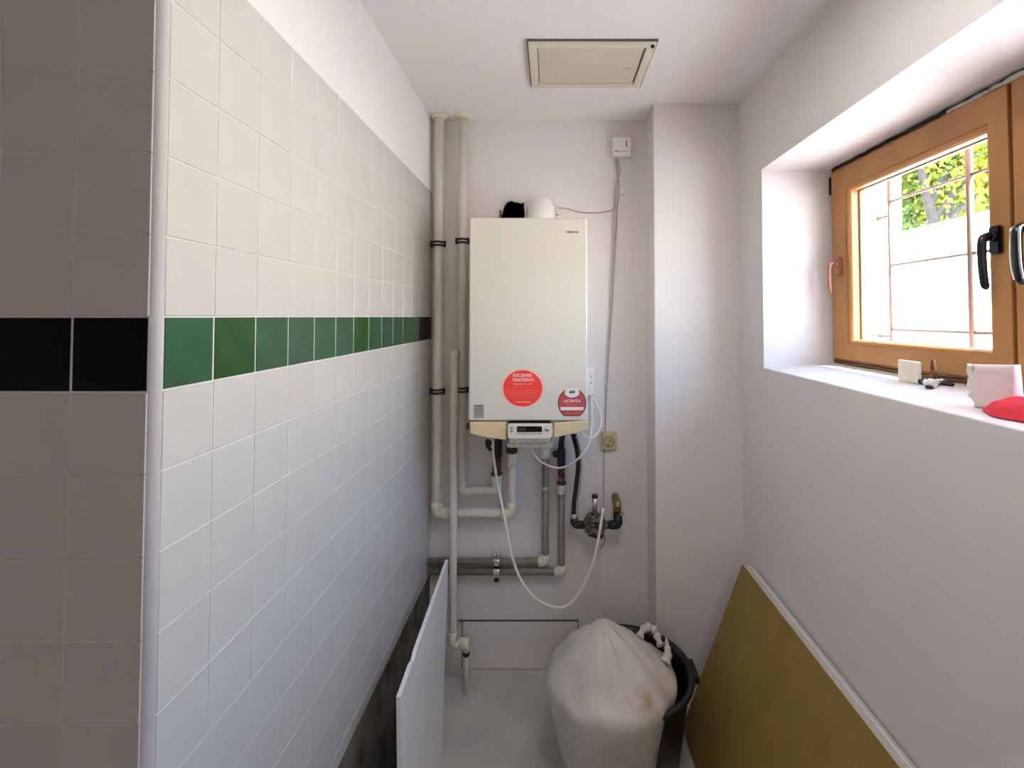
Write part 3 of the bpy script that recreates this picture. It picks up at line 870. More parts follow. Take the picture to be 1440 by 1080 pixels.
# 1: left white heating pipe
x1 = pp(616, 400).x
rA = 6.7/F*YP
hp1 = root('heating_pipe', 'leftmost white heating pipe from the ceiling, turning right low under the boiler', 'pipe')
zb = pp(650, 721.5).z; x2 = pp(719.5, 700).x
P1 = [(x1, YP, ZC-0.0005), (x1, YP, zb), (x2, YP, zb), (x2, YP, pp(719, 648).z)]
pipe(P1, rA, M['pipe_paint'], hp1, bend=rA*1.3)
for c_, nm in (((x1, YP, zb), 0), ((x2, YP, zb), 1)):
    c_ = Vector(c_)
    s = 1 if nm == 0 else -1
    bm = BM(); sweep(bm, fillet([c_+Vector((0, 0, 0.048)), c_, c_+Vector((s*0.048, 0, 0))], rA*1.3, 8), rA+0.004, 18); obj('elbow', bm, M['pipe_fit'], hp1)
sleeve((x2, YP, pp(719, 655).z), (x2, YP, pp(719, 637).z), rA+0.004, M['pipe_fit'], hp1, 'adapter')
nut((x2, YP, pp(719, 632).z), (0, 0, 1), 0.025, 0.028, M['rust'], hp1, 'rusty_union')
pipe([(x2, YP, pp(719, 628).z), (x2, YP, pp(719, 611).z)], 0.012, M['iron'], hp1, 'boiler_stub')
ceiling_collar((x1, YP), rA, hp1)
for py in (343, 550): clamp((x1, YP, pp(616, py).z), rA, hp1)
# 2: right white heating pipe
x1 = pp(650, 400).x; rB = 5.8/F*YP
hp2 = root('heating_pipe', 'white heating pipe beside the boiler, hooking up to a rusty valve', 'pipe')
zb = pp(680, 690).z; x2 = pp(698.5, 680).x
pipe([(x1, YP, ZC-0.0005), (x1, YP, zb), (x2, YP, zb), (x2, YP, pp(698, 668).z)], rB, M['pipe_paint'], hp2, bend=rB*1.4)
for s, xq in ((1, x1), (-1, x2)):
    c_ = Vector((xq, YP, zb))
    bm = BM(); sweep(bm, fillet([c_+Vector((0, 0, 0.036)), c_, c_+Vector((s*0.044, 0, 0))], rB*1.4, 8), rB+0.004, 18); obj('elbow', bm, M['pipe_fit'], hp2)
sleeve((x2, YP, pp(698, 683).z), (x2, YP, pp(698, 668).z), rB+0.005, M['pipe_fit'], hp2, 'adapter')
nut((x2, YP, pp(698, 666).z), (0, 0, 1), 0.026, 0.010, M['rust'], hp2, 'rusty_flange')
sleeve((x2, YP, pp(698, 665).z), (x2, YP, pp(698, 640).z), 0.0185, M['rust'], hp2, 'rusty_tailpiece')
sleeve((x2, YP, pp(698, 642).z), (x2, YP, pp(698, 612).z), 0.0225, M['iron'], hp2, 'valve_body')
k = Vector((x2, YP-0.01, pp(698, 622).z))
bm = BM(); sweep(bm, spline([k, k+Vector((-0.022, -0.02, 0.004)), k+Vector((-0.042, -0.024, 0.016))], 5), 0.010, 10); sweep(bm, spline([k+Vector((-0.04, -0.024, 0.016)), k+Vector((-0.034, -0.026, -0.008)), k+Vector((-0.018, -0.026, -0.026))], 4), 0.008, 8); obj('valve_lever', bm, M['iron'], hp2)
ceiling_collar((x1, YP), rB, hp2)
for py in (339, 548): clamp((x1, YP, pp(650, py).z), rB, hp2)
# 3: drain pipe in front
YD = 2.058
x1 = at(637.5, 700, Y=YD).x; rD = 5.4/F*YD
dp = root('drain_pipe', 'thin white pipe leaving the wall and running down to an elbow near the floor', 'pipe')
zt = at(638, 492, Y=YD).z; zb = at(640, 905, Y=YD).z
pipe([(x1, YB-0.001, zt-rD), (x1, YD, zt-rD), (x1, YD, zb), (at(650, 900, Y=YD).x, YD, zb)], rD, M['pipe_paint'], dp, bend=0.022)
c_ = Vector((x1, YD, zb))
bm = BM(); sweep(bm, fillet([c_+Vector((0, 0, 0.05)), c_, c_+Vector((0.030, 0, 0))], 0.022, 8), rD+0.003, 18); obj('elbow', bm, M['pipe_fit'], dp)
c2 = at(655, 903, Y=YD); c2 = Vector((c2.x, YD, zb))
sleeve(c_+Vector((0.028, 0, 0.0)), c2+Vector((0.014, 0, 0)), rD+0.006, M['pipe_fit'], dp, 'end_socket')
sleeve(c2+Vector((0.002, 0, -0.010)), c2+Vector((0.002, 0, -0.034)), 0.012, M['pipe_fit'], dp, 'lower_branch')
nut(c2+Vector((0.002, 0, -0.042)), (0, 0, 1), 0.015, 0.014, M['dark_metal'], dp, 'dark_nut')
pipe([c2+Vector((0.002, 0, -0.045)), Vector((c2.x+0.002, YD, 0.0))], 0.009, M['pipe_paint'], dp, 'floor_tail')
# 4: grey pipes
YG = 2.135
rG = 4.8/F*YG
def gp(x, y): return at(x, y, Y=YG)
gA = root('grey_pipe', 'upper grey metal pipe along the wall, rising left of the black valve', 'pipe')
zh = gp(700, 789.5).z; xv = gp(767, 720).x
pipe([(XL+0.001, YG, zh), (xv, YG, zh), (xv, YG, gp(766, 652).z)], rG, M['pipe_grey'], gA, bend=rG*1.4)
c_ = Vector((xv, YG, zh))
bm = BM(); sweep(bm, fillet([c_+Vector((-0.032, 0, 0)), c_, c_+Vector((0, 0, 0.032))], 0.016, 6), rG+0.0055, 16); obj('elbow', bm, M['pipe_fit'], gA)
nut((xv, YG, gp(766, 648).z), (0, 0, 1), 0.016, 0.028, M['pipe_grey'], gA, 'union_nut')
sleeve((xv, YG, gp(766, 644).z), (xv, YG, gp(766, 629).z), 0.021, M['pipe_fit'], gA, 'adapter')
pipe([(xv, YG, gp(766, 632).z), (xv, YG, gp(766, 611).z)], 0.010, M['pipe_fit'], gA, 'boiler_stub')
sleeve((xv, YG, gp(766, 690).z), (xv, YG, gp(766, 684).z), rG+0.002, M['chrome'], gA, 'joint_ring')
gB = root('grey_pipe', 'lower grey metal pipe along the wall, rising to the black valve', 'pipe')
zh2 = gp(700, 803.5).z; xv2 = gp(789.5, 740).x
pipe([(XL+0.001, YG, zh2), (xv2, YG, zh2), (xv2, YG, gp(789, 690).z)], rG, M['pipe_grey'], gB, bend=rG*1.4)
c_ = Vector((xv2, YG, zh2))
bm = BM(); sweep(bm, fillet([c_+Vector((-0.032, 0, 0)), c_, c_+Vector((0, 0, 0.028))], 0.016, 6), rG+0.005, 16); obj('elbow', bm, M['pipe_fit'], gB)
sleeve((xv2, YG, gp(789, 694).z), (xv2, YG, gp(789, 681).z), 0.019, M['pipe_fit'], gB, 'adapter')
nut((xv2, YG, gp(789, 679).z), (0, 0, 1), 0.021, 0.012, M['rust'], gB, 'rusty_flange')
sleeve((xv2, YG, gp(789, 678).z), (xv2, YG, gp(789, 655).z), 0.0155, M['rust'], gB, 'rusty_tailpiece')
sleeve((xv2, YG, gp(789, 657).z), (xv2, YG, gp(789, 631).z), 0.018, M['iron'], gB, 'valve_body')
k = Vector((xv2, YG, gp(789, 637.5).z))
bm = BM(); cyl(bm, k, k+Vector((-0.026, -0.012, 0)), 0.007, 10); lathe(bm, [(0.006, 0), (0.014, 0.002), (0.014, 0.016), (0.008, 0.020)], axis_mat(k+Vector((-0.018, -0.008, 0)), (-1, -0.5, 0)), 14); obj('valve_knob', bm, M['iron'], gB)
bm = BM(); sweep(bm, spline([Vector((xv2, YG, gp(789, 632).z)), Vector((xv2, YG-0.005, gp(789, 622).z)), Vector((xv2+0.005, YG-0.03, gp(789, 609).z))], 6), 0.013, 12); obj('boiler_stub', bm, M['iron'], gB)
# double clamp
dc = root('double_pipe_clamp', 'small zinc double clamp holding the two grey pipes to the wall', 'clamp')
xc = gp(698.5, 790).x
for zc_, nm in ((zh, 'upper_ring'), (zh2, 'lower_ring')):
    bm = BM(); lathe(bm, [(rG+0.0005, -0.013), (rG+0.004, -0.013), (rG+0.004, 0.013), (rG+0.0005, 0.013)], axis_mat((xc, YG, zc_), (1, 0, 0)), 18, close=False)
    for s in (-1, 1): cbox(bm, (xc, YG-0.002, zc_+s*(rG+0.006)), (0.028, 0.016, 0.012))
    obj(nm, bm, M['chrome'], dc, bevel=0.001)
bm = BM(); lathe(bm, [(0.004, 0.0), (0.004, 0.006), (0.0075, 0.009), (0.0115, 0.006), (0.0115, 0.0)], axis_mat((xc, YG-0.018, zh+0.002), (0, -1, 0)), 16); obj('bolt', bm, M['chrome'], dc)
bm = BM()
for s in (-1, 1): cyl(bm, (xc, YG-0.012, zh+rG+0.006), (xc+s*0.014, YG-0.014, zh+rG+0.026), 0.0058, 8)
obj('wing_screw', bm, M['chrome'], dc)
bm = BM(); cyl(bm, (xc, YG, zh2-rG-0.006), (xc, YG-0.001, zh2-rG-0.026), 0.012, 10); obj('lower_screw', bm, M['dark_metal'], dc)

# 5: gas hose and cock
gh = root('gas_hose', 'dark metal flexible gas hose from the boiler down to the gas cock', 'hose')
YH = 2.09
def hpnt(x, y, Y=YH): return at(x, y, Y=Y)
path = spline([hpnt(805, 604, 2.05), hpnt(808, 616, 2.07), hpnt(812, 632), hpnt(814, 655), hpnt(811, 685), hpnt(808.5, 705), hpnt(807.5, 727)], 8)
bm = BM(); sweep(bm, path, 0.0130, 14); obj('braided_tube', bm, M['hose'], gh)
bm = BM(); sweep(bm, [p_+Vector((0.0095, -0.0085, 0)) for p_ in path[6:]], 0.0052, 8); o = obj('shiny_braid', bm, M['chrome'], gh); o['label'] = 'paler lengthwise stripe of the hose'  # pale metal stripe along one side of the hose
sleeve(hpnt(807.5, 730), hpnt(807.5, 722), 0.016, M['chrome'], gh, 'end_ferrule')
gc = root('gas_cock', 'dark olive gas regulator with black elbows on the back wall', 'valve')
cz = hpnt(835, 738).z
e1 = hpnt(807.5, 738); e1.z = cz
bm = BM(); sweep(bm, fillet([hpnt(807.5, 728), Vector((e1.x, YH, cz)), hpnt(824, 738)], 0.014, 6), 0.0165, 14); obj('elbow', bm, M['iron'], gc)
e2 = hpnt(870, 738)
bm = BM(); sweep(bm, fillet([hpnt(857, 738), Vector((e2.x, YH, e2.z)), hpnt(868.5, 722)], 0.014, 6), 0.0185, 14); obj('elbow', bm, M['iron'], gc)
sleeve(hpnt(845, 738), hpnt(860, 738), 0.015, M['iron'], gc, 'nipple')
nut(hpnt(823, 738), (1, 0, 0), 0.019, 0.014, M['body_metal'], gc, 'inlet_nut')
nut(hpnt(852, 738), (1, 0, 0), 0.018, 0.010, M['body_metal'], gc, 'outlet_nut')
c_ = hpnt(836, 737)
bm = BM()
cbox(bm, c_+Vector((0, 0, -0.006)), (0.084, 0.066, 0.072)); bmesh.ops.bevel(bm, geom=bm.edges[:], offset=0.012, segments=2, affect='EDGES'); lathe(bm, [(0.040, 0.026), (0.038, 0.034), (0.020, 0.042)], axis_mat(c_, (0.05, -0.05, 1)), 20)
obj('regulator_body', bm, M['body_metal'], gc, bevel=0.002)
bm = BM(); lathe(bm, [(0.043, 0.0), (0.045, 0.003), (0.045, 0.008), (0.043, 0.011)], axis_mat(c_+Vector((0, 0, 0.008)), (0.12, -0.1, 1)), 24)
for a_ in range(6):
    q = axis_mat(c_+Vector((0, 0, 0.008)), (0.12, -0.1, 1)) @ Vector((0.038*math.cos(a_*PI/3+.3), 0.038*math.sin(a_*PI/3+.3), 0.012))
    cyl(bm, q, q+Vector((0, 0, 0.007)), 0.0045, 6)
obj('bolted_flange', bm, M['body_metal'], gc)
bm = BM(); prism(bm, [(c_.x-0.030, c_.z-0.028), (c_.x+0.036, c_.z-0.034), (c_.x+0.032, c_.z-0.050), (c_.x+0.002, c_.z-0.048), (c_.x-0.030, c_.z-0.038)], 'y', YH-0.03, YH+0.02); obj('lower_cap', bm, M['iron'], gc, bevel=0.003)
bm = BM(); cyl(bm, hpnt(836.5, 722), hpnt(836.5, 699), 0.0105, 14); obj('stem', bm, M['chrome'], gc)
bm = BM(); lathe(bm, [(0.008, 0), (0.0145, 0.003), (0.0135, 0.012), (0.008, 0.015)], axis_mat(hpnt(836.5, 700), (0, 0, 1)), 12); obj('stem_cap', bm, M['iron'], gc)
bm = BM(); k0 = hpnt(868.5, 722); sweep(bm, fillet([k0, Vector((k0.x, YH, hpnt(868, 707).z)), Vector((k0.x, YB-0.001, hpnt(868, 707).z))], 0.010, 6), 0.0155, 14); obj('brass_elbow', bm, M['brass'], gc)
nut(hpnt(871.5, 722.5), (0, 0, 1), 0.0165, 0.010, M['brass'], gc, 'brass_nut')
bm = BM(); sweep(bm, spline([hpnt(849, 752), hpnt(851, 760), hpnt(845, 771)], 5), 0.0016, 6); obj('seal_wire', bm, M['dark_metal'], gc)

# ------------------------------------------------------------------ cables
def cable(name, label, pts, r, m, n=8, cat='cable'):
    bm = BM(); sweep(bm, spline(pts, 8), r, n)
    return tag(obj(name, bm, m), label, cat)
YC = 2.0
cable('mains_cable', 'thick cream cable hanging from the boiler in a long loop over the pipes',
      [at(693.5, 612, Y=1.93), at(694, 640, Y=1.97), at(699, 675, Y=2.0), at(709, 725, Y=2.0), at(719, 778, Y=2.0), at(734, 818, Y=2.0),
       at(758, 845, Y=2.0), at(789, 854.5, Y=2.0), at(812, 838, Y=2.0), at(833, 795, Y=2.0), at(842, 755, Y=2.0), at(848, 715, Y=2.02)], 0.0056, M['cable_white'])
cable('thermostat_cable', 'white cable sagging from the control panel across the black valve',
      [at(744, 628, Y=1.90), at(752, 641, Y=1.93), at(765, 652, Y=1.98), at(783, 658, Y=2.02), at(800, 654, Y=2.03), at(818, 640, Y=2.03), at(829, 622, Y=2.05), at(832, 600, Y=2.10), at(832, 575, Y=2.13), at(831.5, 557, Y=2.14)], 0.0042, M['cable_white'])
cable('sensor_cable', 'thin white wire looping below the little box right of the boiler',
      [at(833, 558, Y=2.14), at(838, 567, Y=2.13), at(845, 584, Y=2.11), at(844.5, 600, Y=2.09), at(838, 612, Y=2.07), at(831, 616, Y=2.05), at(823, 613, Y=2.03), at(816, 607, Y=1.98)], 0.0036, M['cable_white'])
cable('thin_cable', 'thin brownish cord running up the wall from the loop to the square box',
      [at(848.5, 712, Y=2.05), at(849, 680, Y=2.14), at(849.5, 645, Y=2.155), at(851, 600, Y=2.157), at(855, 520, Y=2.158), at(860, 440, Y=2.158), at(863.5, 380, Y=2.158), at(867, 310, Y=2.158), at(870, 262, Y=2.158), at(868, 243, Y=2.158), at(866.5, 222, Y=2.158)], 0.0021, M['cord_brown'])
cable('grey_cable', 'pale grey strand drawing the faint shadow beside the brownish cord, below the square box',  # grey strand stands in for the cord's faint shadow on the wall
      [at(852, 560, Y=2.158), at(856, 480, Y=2.158), at(861, 380, Y=2.158), at(864, 300, Y=2.158), at(866, 262, Y=2.158), at(872, 240, Y=2.158), at(867.5, 222, Y=2.158)], 0.0032, M['cable_grey'])
cable('flue_wire', 'thin dark wire sagging from the flue elbow to the wall cords',
      [at(785, 292, Y=2.12), at(800, 294, Y=2.15), at(818, 298.5, Y=2.158), at(840, 299, Y=2.158), at(858, 296, Y=2.158), at(866, 290, Y=2.156)], 0.0022, M['cord_brown'])

# ------------------------------------------------------------------ wall boxes
def face_text(): pass
k0 = at(861, 192, Y=YB-0.035); k1 = at(888, 220, Y=YB-0.035)
jb = root('junction_box', 'small white square switch box high on the back wall', 'switch box')
bm = BM(); box(bm, (k0.x, YB-0.035, k1.z), (k1.x, YB-0.0005, k0.z)); obj('box_body', bm, M['plastic_white'], jb, bevel=0.007, seg=3)
q = at(881, 202, Y=YB-0.036); bm = BM(); cbox(bm, (q.x, YB-0.035, q.z), (0.005, 0.003, 0.028)); obj('dark_slot', bm, M['ink_brown'], jb)
q = at(867, 212.5, Y=YB-0.036); bm = BM(); cbox(bm, (q.x, YB-0.035, q.z), (0.018, 0.003, 0.0035)); obj('dark_slot', bm, M['ink_brown'], jb)
q = at(874.5, 212.8, Y=YB-0.036); bm = BM(); cbox(bm, (q.x, YB-0.0352, q.z), (0.068, 0.002, 0.002)); obj('seam', bm, M['grey_label'], jb)
q = at(875.5, 272, Y=YB)
cc = root('cord_weight', 'tiny white cord clip hanging on the wall below the square box', 'cord clip')
bm = BM(); cbox(bm, (q.x, YB-0.006, q.z), (0.018, 0.010, 0.030)); obj('clip_body', bm, M['plastic_white'], cc, bevel=0.003)
bm = BM(); cyl(bm, (q.x, YB-0.010, q.z-0.009), (q.x, YB-0.013, q.z-0.009), 0.003, 8); obj('screw', bm, M['dark_metal'], cc)
# socket
so = root('wall_socket', 'beige round-pin power socket on the wall right of the boiler', 'socket')
k0 = at(847, 608, Y=YB-0.022); k1 = at(868, 632.5, Y=YB-0.022)
q = at(856.5, 621, Y=YB-0.022)
M['sock'] = mat('beige_socket', (0.58, 0.47, 0.30, 1), 0.45, var=0.04)
bm = BM(); box(bm, (k0.x, YB-0.022, k1.z), (k1.x, YB-0.0005, k0.z)); obj('socket_plate', bm, M['sock'], so, bevel=0.003)
bm = BM(); lathe(bm, [(0.0195, 0.0), (0.0235, 0.0), (0.0235, 0.0035), (0.0195, 0.0035)], axis_mat((q.x, YB-0.0215, q.z), (0, -1, 0)), 28, close=False); obj('socket_rim', bm, mat('brown_socket_rim', (0.28, 0.21, 0.12, 1), 0.5), so)
for dx, dz in ((0.006, 0.002), (-0.004, -0.016)):
    bm = BM(); cyl(bm, (q.x+dx, YB-0.0215, q.z+dz), (q.x+dx, YB-0.0232, q.z+dz), 0.0034, 10); obj('pin_hole', bm, M['ink'], so)
# little box right of the boiler
k0 = at(826.5, 516.5, Y=2.12); k1 = at(835.5, 556, Y=2.12)
sb = root('receiver_box', 'narrow white receiver box on the wall touching the right side of the boiler', 'receiver box')
bm = BM(); box(bm, (BX1+0.004, 2.12, k1.z), (k1.x, YB-0.0005, k0.z)); obj('box_body', bm, M['plastic_white'], sb, bevel=0.003)
for py in (530, 538):
    q = at(831.5, py, Y=2.12); bm = BM(); cbox(bm, (q.x, 2.12, q.z), (0.006, 0.002, 0.008)); obj('button', bm, M['grey_label'], sb)

# ------------------------------------------------------------------ access panel low on the back wall
a0 = at(651, 875, Y=YB); a1 = at(812, 870, Y=YB)
bm = BM(); box(bm, (a0.x, YB-0.008, 0.03), (a1.x, YB-0.0005, (a0.z+a1.z)/2))
ap = tag(obj('access_panel', bm, M['plaster'], bevel=0.0015), 'low painted access panel on the back wall behind the sack', 'panel')
bm = BM()
zt = (a0.z+a1.z)/2
box(bm, (a0.x-0.004, YB-0.003, 0.03), (a0.x, YB-0.0004, zt+0.004)); box(bm, (a1.x, YB-0.003, 0.03), (a1.x+0.004, YB-0.0004, zt+0.004)); box(bm, (a0.x-0.02, YB-0.0085, zt), (a1.x+0.004, YB-0.0004, zt+0.004))
obj('dark_joint', bm, M['joint'], ap)

# ------------------------------------------------------------------ leaning boards
# white board by the left wall, tipped onto the pipes
tp = at(630, 787, Y=2.02)
xt, zt_ = tp.x+0.001, tp.z
bm = BM()
nseg = 24
th = 0.012
ya, yb = 1.30, 2.02
xb = -0.385
prof = []
for k in range(nseg+1):
    y = ya+(yb-ya)*k/nseg
    prof.append((y, zt_ - (random.uniform(0, 0.010) if k in (5, 6) else random.uniform(0, 0.001))))
vb = []
for (y, zz_) in prof:
    yl = ya + (y-ya)*(1.74-ya)/(yb-ya)
    xq = xt + 0.028*(yb-y)/(yb-ya)
    vb.append([bm.verts.new((xb-th, yl, 0.001)), bm.verts.new((xb, yl, 0.001)), bm.verts.new((xq, y, zz_)), bm.verts.new((xq-th, y, zz_+0.001))])
for i in range(nseg):
    p_, q_ = vb[i], vb[i+1]
    for j in range(4): bm.faces.new((p_[j], p_[(j+1) % 4], q_[(j+1) % 4], q_[j]))
bm.faces.new(vb[0]); bm.faces.new(vb[-1][::-1])
wb = tag(obj('leaning_board', bm, M['white_board']), 'glossy white board standing on edge along the foot of the tiled wall', 'board')
# stack of boards at the right wall
zt_ = at(1051, 798, X=0.748).z
yfar = at(1049, 797, X=0.748).y
ang = math.atan2(0.235, zt_)
names = [('ochre-faced board at the front of the stack leaning on the right wall', 'gold_board', 0.017),
         ('pale board second from the front in the stack on the right wall', 'white_board', 0.009),
         ('pale board third from the front in the stack on the right wall', 'white_board', 0.006),
         ('pale rearmost board of the stack touching the right wall', 'white_board', 0.006)]
off = -0.013
L = zt_/math.cos(ang)
for i, (lb, mk, t) in enumerate(names):
    bm = BM()
    box(bm, (0, 0.62 + 0.01*i, 0), (t, yfar - [0, 0.004, -0.004, 0.002][i], L - [0, 0.004, 0.002, 0.005][i]))
    for f in bm.faces:
        f.material_index = 0 if f.normal.x < -0.5 else 1
    bm.normal_update()
    for f in bm.faces: f.material_index = 0 if abs(f.normal.x) > 0.5 else 1
    o = obj('stacked_board', bm, [M[mk], M['board_edge']], bevel=0.0008)
    o.rotation_euler = (0, ang, 0)
    o.location = (0.748-0.235 + off/math.cos(ang), 0, 0.0015 + t*math.sin(ang))
    off += t + 0.0016
    tag(o, lb, 'board', 'boards leaning on the right wall')

# ------------------------------------------------------------------ bucket and sack
bc = (0.265, 1.76)
bk = root('black_bucket', 'big round black bucket on the floor holding the white sack', 'bucket', loc=(bc[0], bc[1], 0))
bm = BM()
RB = 0.228; ZB = 0.325
lathe(bm, [(0.001, 0.001), (RB*0.78, 0.001), (RB*0.80, 0.01), (RB-0.006, ZB-0.02), (RB-0.004, ZB-0.012), (RB+0.010, ZB-0.012), (RB+0.012, ZB-0.004), (RB+0.004, ZB), (RB-0.010, ZB-0.003), (RB-0.014, ZB-0.02), (RB*0.77, 0.02), (0.001, 0.016)], None, 48, close=False)
obj('tub', bm, M['bucket'], bk)
for s in (-1, 1):
    bm = BM(); cbox(bm, (s*(RB+0.014), 0, ZB-0.022), (0.022, 0.09, 0.03)); obj('grip', bm, M['bucket'], bk, bevel=0.005)
# sack: a crumpled mound with two torn handles
sc = Vector((0.205, 1.70, 0))
pk = at(849, 869, Y=1.72)
bm = BM()
NR, NA = 26, 72
def sack_pt(u, a):
    # u 0 top .. 1 rim .. beyond 1 tucks under inside the bucket
    fold = 0.5*math.sin(a*7+1.0+u*2)*0.4 + 0.5*noise.noise(Vector((math.cos(a)*2.2, math.sin(a)*2.2, u*2.5)))
    ridge = noise.noise(Vector((math.cos(a)*5, math.sin(a)*5, u*5+3)))
    rr = 0.222*min(u, 1.0)**0.92*(1+0.10*fold*u)
    if u > 1: rr = 0.222*(1-(u-1)*0.55)*(1+0.08*fold)
    h = ZB + 0.012 + (pk.z-ZB-0.012)*max(0, 1-u)**0.92
    if u > 1: h = ZB + 0.012 - (u-1)*0.62
    h += 0.012*ridge*min(1, u*3)*(1 if u < 1 else 0.3)
    h += 0.012*math.exp(-((u-0.6)/0.25)**2)*math.cos(a*2+0.5)
    cx_ = sc.x-0.0 + (pk.x-sc.x)*(1-min(u, 1)); cy_ = sc.y + (0.02)*(1-min(u, 1))
    return Vector((cx_+rr*math.cos(a), cy_+rr*math.sin(a), h))
rings = []
for i in range(NR+1):
    u = 0.02 + 1.38*i/NR
    rings.append([bm.verts.new(sack_pt(u, 2*PI*k/NA)) for k in range(NA)])
for i in range(NR):
    for k in range(NA):
        bm.faces.new((rings[i][k], rings[i][(k+1) % NA], rings[i+1][(k+1) % NA], rings[i+1][k]))
bm.faces.new(rings[0]); bm.faces.new(rings[-1][::-1])
sack = root('plastic_sack', 'crumpled white plastic sack filling the black bucket, peaked on top', 'sack', loc=(0, 0, 0))
obj('sack_body', bm, M['sack'], sack, smooth=True)
bm = BM()
sweep(bm, spline([at(899, 897, Y=1.74), at(904, 886, Y=1.76), at(910, 882, Y=1.77), at(919, 885, Y=1.77), at(924, 894, Y=1.76), at(929, 908, Y=1.735)], 6), [0.012+0.003*math.sin(k*1.1) for k in range(31)], 10)
obj('torn_handle', bm, M['sack'], sack)
bm = BM()
sweep(bm, spline([at(935, 932, Y=1.70), at(939, 920, Y=1.715), at(938, 907, Y=1.73), at(937, 897, Y=1.74)], 6), [0.020-0.0009*k+0.002*math.sin(k*1.4) for k in range(19)], 10)
obj('torn_handle', bm, M['sack'], sack)

# ------------------------------------------------------------------ things on the sill
def sill_z(x): return WZ0 + 0.002 + 0.020*max(0, min(1, (x-XR)/(XW+0.04-XR)))
def on_sill(px, py):
    z = WZ0+0.012
    for _ in range(6):
        p = at(px, py, Z=z); z = sill_z(p.x)
    return at(px, py, Z=z)
# white block (front left)
a = on_sill(1262.5, 534.5); b = on_sill(1290, 540)
def slab_on_sill(name, a, b, ht, depth, m, label, cat, bevel=0.003, lean=0.0, jag=False):
    d = (b-a); d.z = 0; L = d.length; d.normalize(); n_ = Vector((d.y, -d.x, 0))
    if n_.x < 0: n_ = -n_
    zz0 = min(a.z, b.z)
    bm = BM()
    nx = 10 if jag else 1
    base = []
    for k in range(nx+1):
        q = a + d*L*k/nx; q.z = sill_z(q.x)+0.0005
        q2 = q + n_*depth; q2.z = sill_z(q2.x)+0.0005
        t1 = Vector((q.x, q.y, zz0+ht)) + n_*lean; t2 = t1 + n_*depth
        if jag:
            t1.z += random.uniform(-.001, .001); t2.z = t1.z
        base.append([bm.verts.new(v_) for v_ in (q, q2, t2, t1)])
    for p_, q_ in zip(base, base[1:]):
        for j in range(4): bm.faces.new((p_[j], p_[(j+1) % 4], q_[(j+1) % 4], q_[j]))
    bm.faces.new(base[0]); bm.faces.new(base[-1][::-1])
    return tag(obj(name, bm, m, bevel=bevel), label, cat)
slab_on_sill('sponge_block', a, b, 28.5/F*a.y*1.02, 0.012, M['block'], 'small cream-white block standing on the window sill', 'block')
# white taps and screws beside it
k = on_sill(1306, 545)
bits = root('wall_plug', 'small white plastic fitting lying beside the cream block on the sill', 'fitting', loc=(0, 0, 0))
bm = BM(); sweep(bm, spline([k+Vector((0, 0.012, 0.011)), k+Vector((0.004, 0, 0.011)), k+Vector((0.006, -0.012, 0.010))], 5), [0.008]*4+[0.0115]*4+[0.010]*3, 12); obj('fitting_head', bm, M['plastic_white'], bits)
k2 = on_sill(1330, 538)
bm = BM(); sweep(bm, [k+Vector((0.004, -0.006, 0.013)), (k+k2)/2+Vector((0, 0, 0.009)), k2+Vector((0, 0, 0.006))], [0.006, 0.0065, 0.004], 10); obj('fitting_arm', bm, M['plastic_white'], bits)
k = on_sill(1307, 546)
bm = BM(); lathe(bm, [(0.008, 0), (0.009, 0.002), (0.008, 0.005)], axis_mat(k+Vector((0, 0, 0.0008)), (0, 0, 1)), 14); tag(obj('metal_washer', bm, M['dark_metal']), 'dark metal washer under the white fitting on the sill', 'washer')
k = on_sill(1294, 541)
bm = BM(); lathe(bm, [(0.0001, 0), (0.0065, 0.001), (0.0085, 0.007), (0.0065, 0.013), (0.0001, 0.014)], axis_mat(k+Vector((0.004, 0, 0.0006)), (0, 0, 1)), 12); tag(obj('dark_stopper', bm, M['iron']), 'small black stopper right beside the cream block', 'stopper')
k = on_sill(1312, 537.5)
bt = root('old_hinge_pin', 'rusty upright hinge pin standing by the window frame on the sill', 'hinge pin')
bm = BM(); sweep(bm, [k+Vector((0, 0, 0.001)), k+Vector((0.002, 0, 0.02)), k+Vector((0.001, 0, 0.058))], [0.012, 0.008, 0.0045], 10); obj('pin', bm, M['rust'], bt)
bm = BM(); lathe(bm, [(0.004, 0), (0.006, 0.002), (0.004, 0.007)], axis_mat(k+Vector((-0.008, 0.012, 0.001)), (0, 0, 1)), 10); obj('steel_nut', bm, M['chrome'], bt)
k = on_sill(1301, 536.5)
bm = BM(); sweep(bm, [k+Vector((0, 0.02, 0.004)), k+Vector((0.002, -0.03, 0.005)), k+Vector((0, -0.09, 0.004))], [0.006, 0.007, 0.004], 8)
tag(obj('black_rod', bm, M['iron']), 'short black rod lying against the frame behind the white fitting', 'rod')
# pink-white carton
a = on_sill(1374, 573); b = on_sill(1430, 570)
a = on_sill(1368, 572)
ctn = root('paper_packet', 'large pinkish-white packet with a crumpled edge standing on the sill', 'packet')
yA = a.y; s_ = F/ a.y
bm = BM()
d = Vector((0.055, -0.040, 0))
w_pts = []
TL = at(1374, 513, Y=a.y); 
H_ = TL.z - a.z
bq = None
